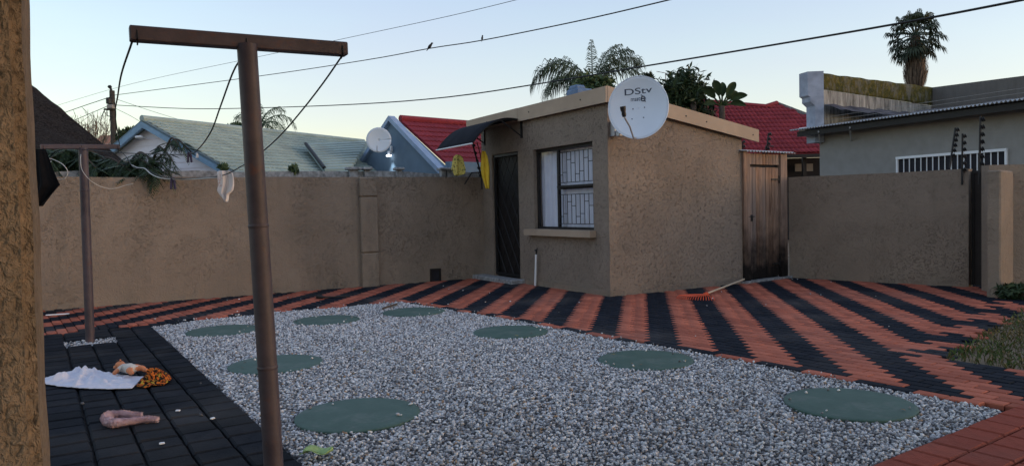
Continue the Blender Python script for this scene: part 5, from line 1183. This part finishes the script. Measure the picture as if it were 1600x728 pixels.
# doll lying on its back
def doll(center, ang, size):
    t = thing('doll', center, 'small baby doll in a pale suit lying on the white cloth', 'doll'); s = size
    J = {'pelvis': (0, 0, .09, .085), 'belly': (.09, 0, .11, .1), 'chest': (.2, 0, .11, .095), 'neck': (.28, 0, .11, .05), 'head': (.36, 0, .12, .115), 'crown': (.45, 0, .12, .11),
         'shL': (.21, .1, .11, .05), 'elL': (.15, .21, .08, .045), 'haL': (.1, .30, .05, .036), 'shR': (.21, -.1, .11, .05), 'elR': (.17, -.22, .09, .045), 'haR': (.2, -.32, .05, .036),
         'hiL': (-.03, .07, .09, .065), 'knL': (-.13, .13, .12, .06), 'foL': (-.22, .12, .05, .045), 'toL': (-.24, .13, .10, .035), 'hiR': (-.03, -.07, .09, .065), 'knR': (-.12, -.14, .11, .06), 'foR': (-.22, -.16, .05, .045), 'toR': (-.24, -.17, .10, .035)}
    Ed = [('pelvis', 'belly'), ('belly', 'chest'), ('chest', 'neck'), ('neck', 'head'), ('head', 'crown'), ('chest', 'shL'), ('shL', 'elL'), ('elL', 'haL'), ('chest', 'shR'), ('shR', 'elR'), ('elR', 'haR'), ('pelvis', 'hiL'), ('hiL', 'knL'), ('knL', 'foL'), ('foL', 'toL'), ('pelvis', 'hiR'), ('hiR', 'knR'), ('knR', 'foR'), ('foR', 'toR')]
    ks_ = list(J); me = bpy.data.meshes.new('skel'); me.from_pydata([tuple(v*s for v in J[k][:3]) for k in ks_], [(ks_.index(a), ks_.index(b)) for a, b in Ed], [])
    ob = bpy.data.objects.new('skel', me); COL.objects.link(ob); sk = ob.modifiers.new('k', 'SKIN'); sb = ob.modifiers.new('u', 'SUBSURF'); sb.levels = 2
    lay_ = me.skin_vertices[0]
    for i, k in enumerate(ks_): lay_.data[i].radius = (J[k][3]*s, J[k][3]*s); lay_.data[i].use_root = (k == 'pelvis')
    bpy.context.view_layer.update(); m2 = bpy.data.meshes.new_from_object(ob.evaluated_get(bpy.context.evaluated_depsgraph_get())); bpy.data.objects.remove(ob)
    m2.materials.clear(); m2.materials.append(M['doll_skin']); m2.materials.append(M['doll_suit'])
    for p in m2.polygons:
        c = p.center/s; p.use_smooth = True
        p.material_index = 1 if (-.09 < c.x < .265 and abs(c.y) < .17) else 0
    R_ = Matrix.Rotation(rad(ang), 4, 'Z'); m2.transform(R_); o = link('body', m2, t)
    L_ = lambda x, y, z: np.array(R_ @ Vector((x*s, y*s, z*s)))+np.array(center)
    for sg in (-1, 1):
        mb = MB(); mb.lathe([(.001, .02*s), (.016*s, .014*s), (.02*s, 0)], L_(.40, sg*.045, .225), 10); mb.build('eye', M['black_metal'], t, smooth='all')
        mb = MB(); mb.lathe([(.03*s, -.01*s), (.03*s, .005*s), (.012*s, .012*s)], L_(.38, sg*.118, .12), 8, R_ @ Vector((0, sg, .2))); mb.build('ear', M['doll_skin'], t, smooth='all')
    mb = MB(); mb.lathe([(.02*s, -.005*s), (.014*s, .012*s), (.001, .02*s)], L_(.37, 0, .235), 8); mb.build('nose', M['doll_skin'], t, smooth='all')
    mb = MB(); mb.tube([L_(.335, -.03, .222), L_(.328, 0, .226), L_(.335, .03, .222)], .005*s, 5); mb.build('mouth', M['black_metal'], t)
doll(gr(206, 590)+UP*.03, 148, .40)
# rake by the outbuilding
rk = thing('leaf_rake', gr(1095, 459), 'orange plastic leaf rake with wooden handle lying against the outbuilding', 'rake')
hb = gr(1103, 459, .03); he = FR.p(2.5, .07, .08); mb = MB(); mb.tube([hb, he], .013, 8); mb.build('handle', M['wood_pale'], rk, smooth=True)
mb = MB(); hd = (hb-he); hd[2] = 0; hd /= np.linalg.norm(hd); mb.tube([hb-hd*.05, hb+hd*.06], .022, 8); mb.build('socket', M['orange_plastic'], rk)
sdv = np.array([-hd[1], hd[0], 0])
for k in range(17):
    q = -.62+1.24*k/16; d = hd*math.cos(q)+sdv*math.sin(q); p0_ = hb+hd*.05; p1 = p0_+d*.40; mb = MB(); mb.tube([p0_, p0_+d*.2+UP*.012, p1+UP*.012, p1+d*.04-UP*.025], .005, 5); mb.build('tine', M['orange_plastic'], rk)
mb = MB(); mb.tube([hb+hd*.05+(hd*math.cos(q)+sdv*math.sin(q))*.24+UP*.016 for q in np.linspace(-.6, .6, 9)], .007, 5); mb.build('brace', M['orange_plastic'], rk)
# dark stick on the paving by the wall
sk_ = MB(); sk_.tube(spline([gr(496, 464, .02), gr(506, 464, .03), gr(516, 464, .02), gr(545, 463, .012)], 12), [.03, .035, .034, .025, .014, .012, .012, .012, .012, .012, .011, .010, .010][:len(spline([gr(496, 464, .02), gr(506, 464, .03), gr(516, 464, .02), gr(545, 463, .012)], 12))], 8); tag(sk_.build('club_stick', M['black_metal'], smooth='all'), 'black stick lying on the striped paving below the long wall', 'stick')
mb = MB(); mb.tube([gr(598, 482, .015), gr(606, 479, .02), gr(620, 475, .02)], .014, 6); tag(mb.build('twig', M['bark']), 'brown twig at the far edge of the gravel', 'twig')
# pale strip by the far post, cabbage-like leaf on the gravel
mb = MB(); mb.cbox(gr(90, 491, .012), (.26, .05, .012), .003, dirv(20), dirv(110)); tag(mb.build('white_offcut', M['white']), 'white plastic offcut on the paving below the far left wall', 'offcut')
lf = thing('fallen_leaf', gr(497, 707), 'pale green curled leaf on the gravel beside the near post', 'leaf'); c = gr(497, 707, .02)
def lfn(u, v): q = (v-.5)*2; wv = .055*math.sin(math.pi*min(1, .05+.93*u))**.7; return c+dirv(10)*(u-.5)*.15+dirv(100)*q*wv+UP*(.018*abs(q)+.012*math.sin(u*7))
mb = MB(); mb.grid(lfn, 12, 6); mb.build('blade', M['leaf_litter'], lf, smooth='all', solid=.002); mb = MB(); mb.tube([lfn(0, .5)-dirv(10)*.02, lfn(.3, .5)+UP*.003, lfn(.7, .5)+UP*.003, lfn(1, .5)], .002, 4); mb.build('midrib', M['leaf_litter'], lf)
for i, (x, y, l) in enumerate([(278, 641, 'white scrap on the cobbles right of the printed cloth'), (253, 692, 'white pebble on the cobbles nearest the bottom edge'), (332, 653, 'white pebble on the cobbles close to the gravel edge')]):
    mb = MB(); mb.cbox(gr(x, y, .008), (.028, .018, .010), .003, dirv(30*i), dirv(30*i+90)); tag(mb.build('paper_scrap', M['white']), l, 'scrap')

# dry leaf bits and dirt crumbs caught in the gravel and along the paving
n = 150; lx = rng.uniform(-4, 2.8, n*3); ly = rng.uniform(3.3, 10, n*3); kk = inpoly(lx, ly, GRAVEL); lx, ly = lx[kk][:n], ly[kk][:n]; n = len(lx)
an = rng.uniform(0, 6.28, n); L = rng.uniform(.008, .026, n); z = rng.uniform(.004, .012, n); dx, dy = np.cos(an), np.sin(an); wd = L*rng.uniform(.3, .6, n)
V = np.stack([np.stack([lx-dx*L, ly-dy*L, z], 1), np.stack([lx-dy*wd, ly+dx*wd, z+.006*rng.uniform(0, 1, n)], 1), np.stack([lx+dx*L, ly+dy*L, z+.01*rng.uniform(0, 1, n)], 1), np.stack([lx+dy*wd, ly-dx*wd, z+.004], 1)], 1).reshape(-1, 3)
M['litter'] = leafm('dry leaf bits', [(0, (.05, .03, .02)), (.4, (.16, .08, .035)), (.7, (.3, .19, .06)), (1, (.22, .22, .07))])
o = np_obj('leaf_litter', V, np.arange(4*n).reshape(n, 4), M['litter'], None, np.repeat(rng.uniform(0, 1, n), 4)); tag(o, 'brown bits of dry leaf scattered over the gravel', 'leaf litter', kind='stuff')
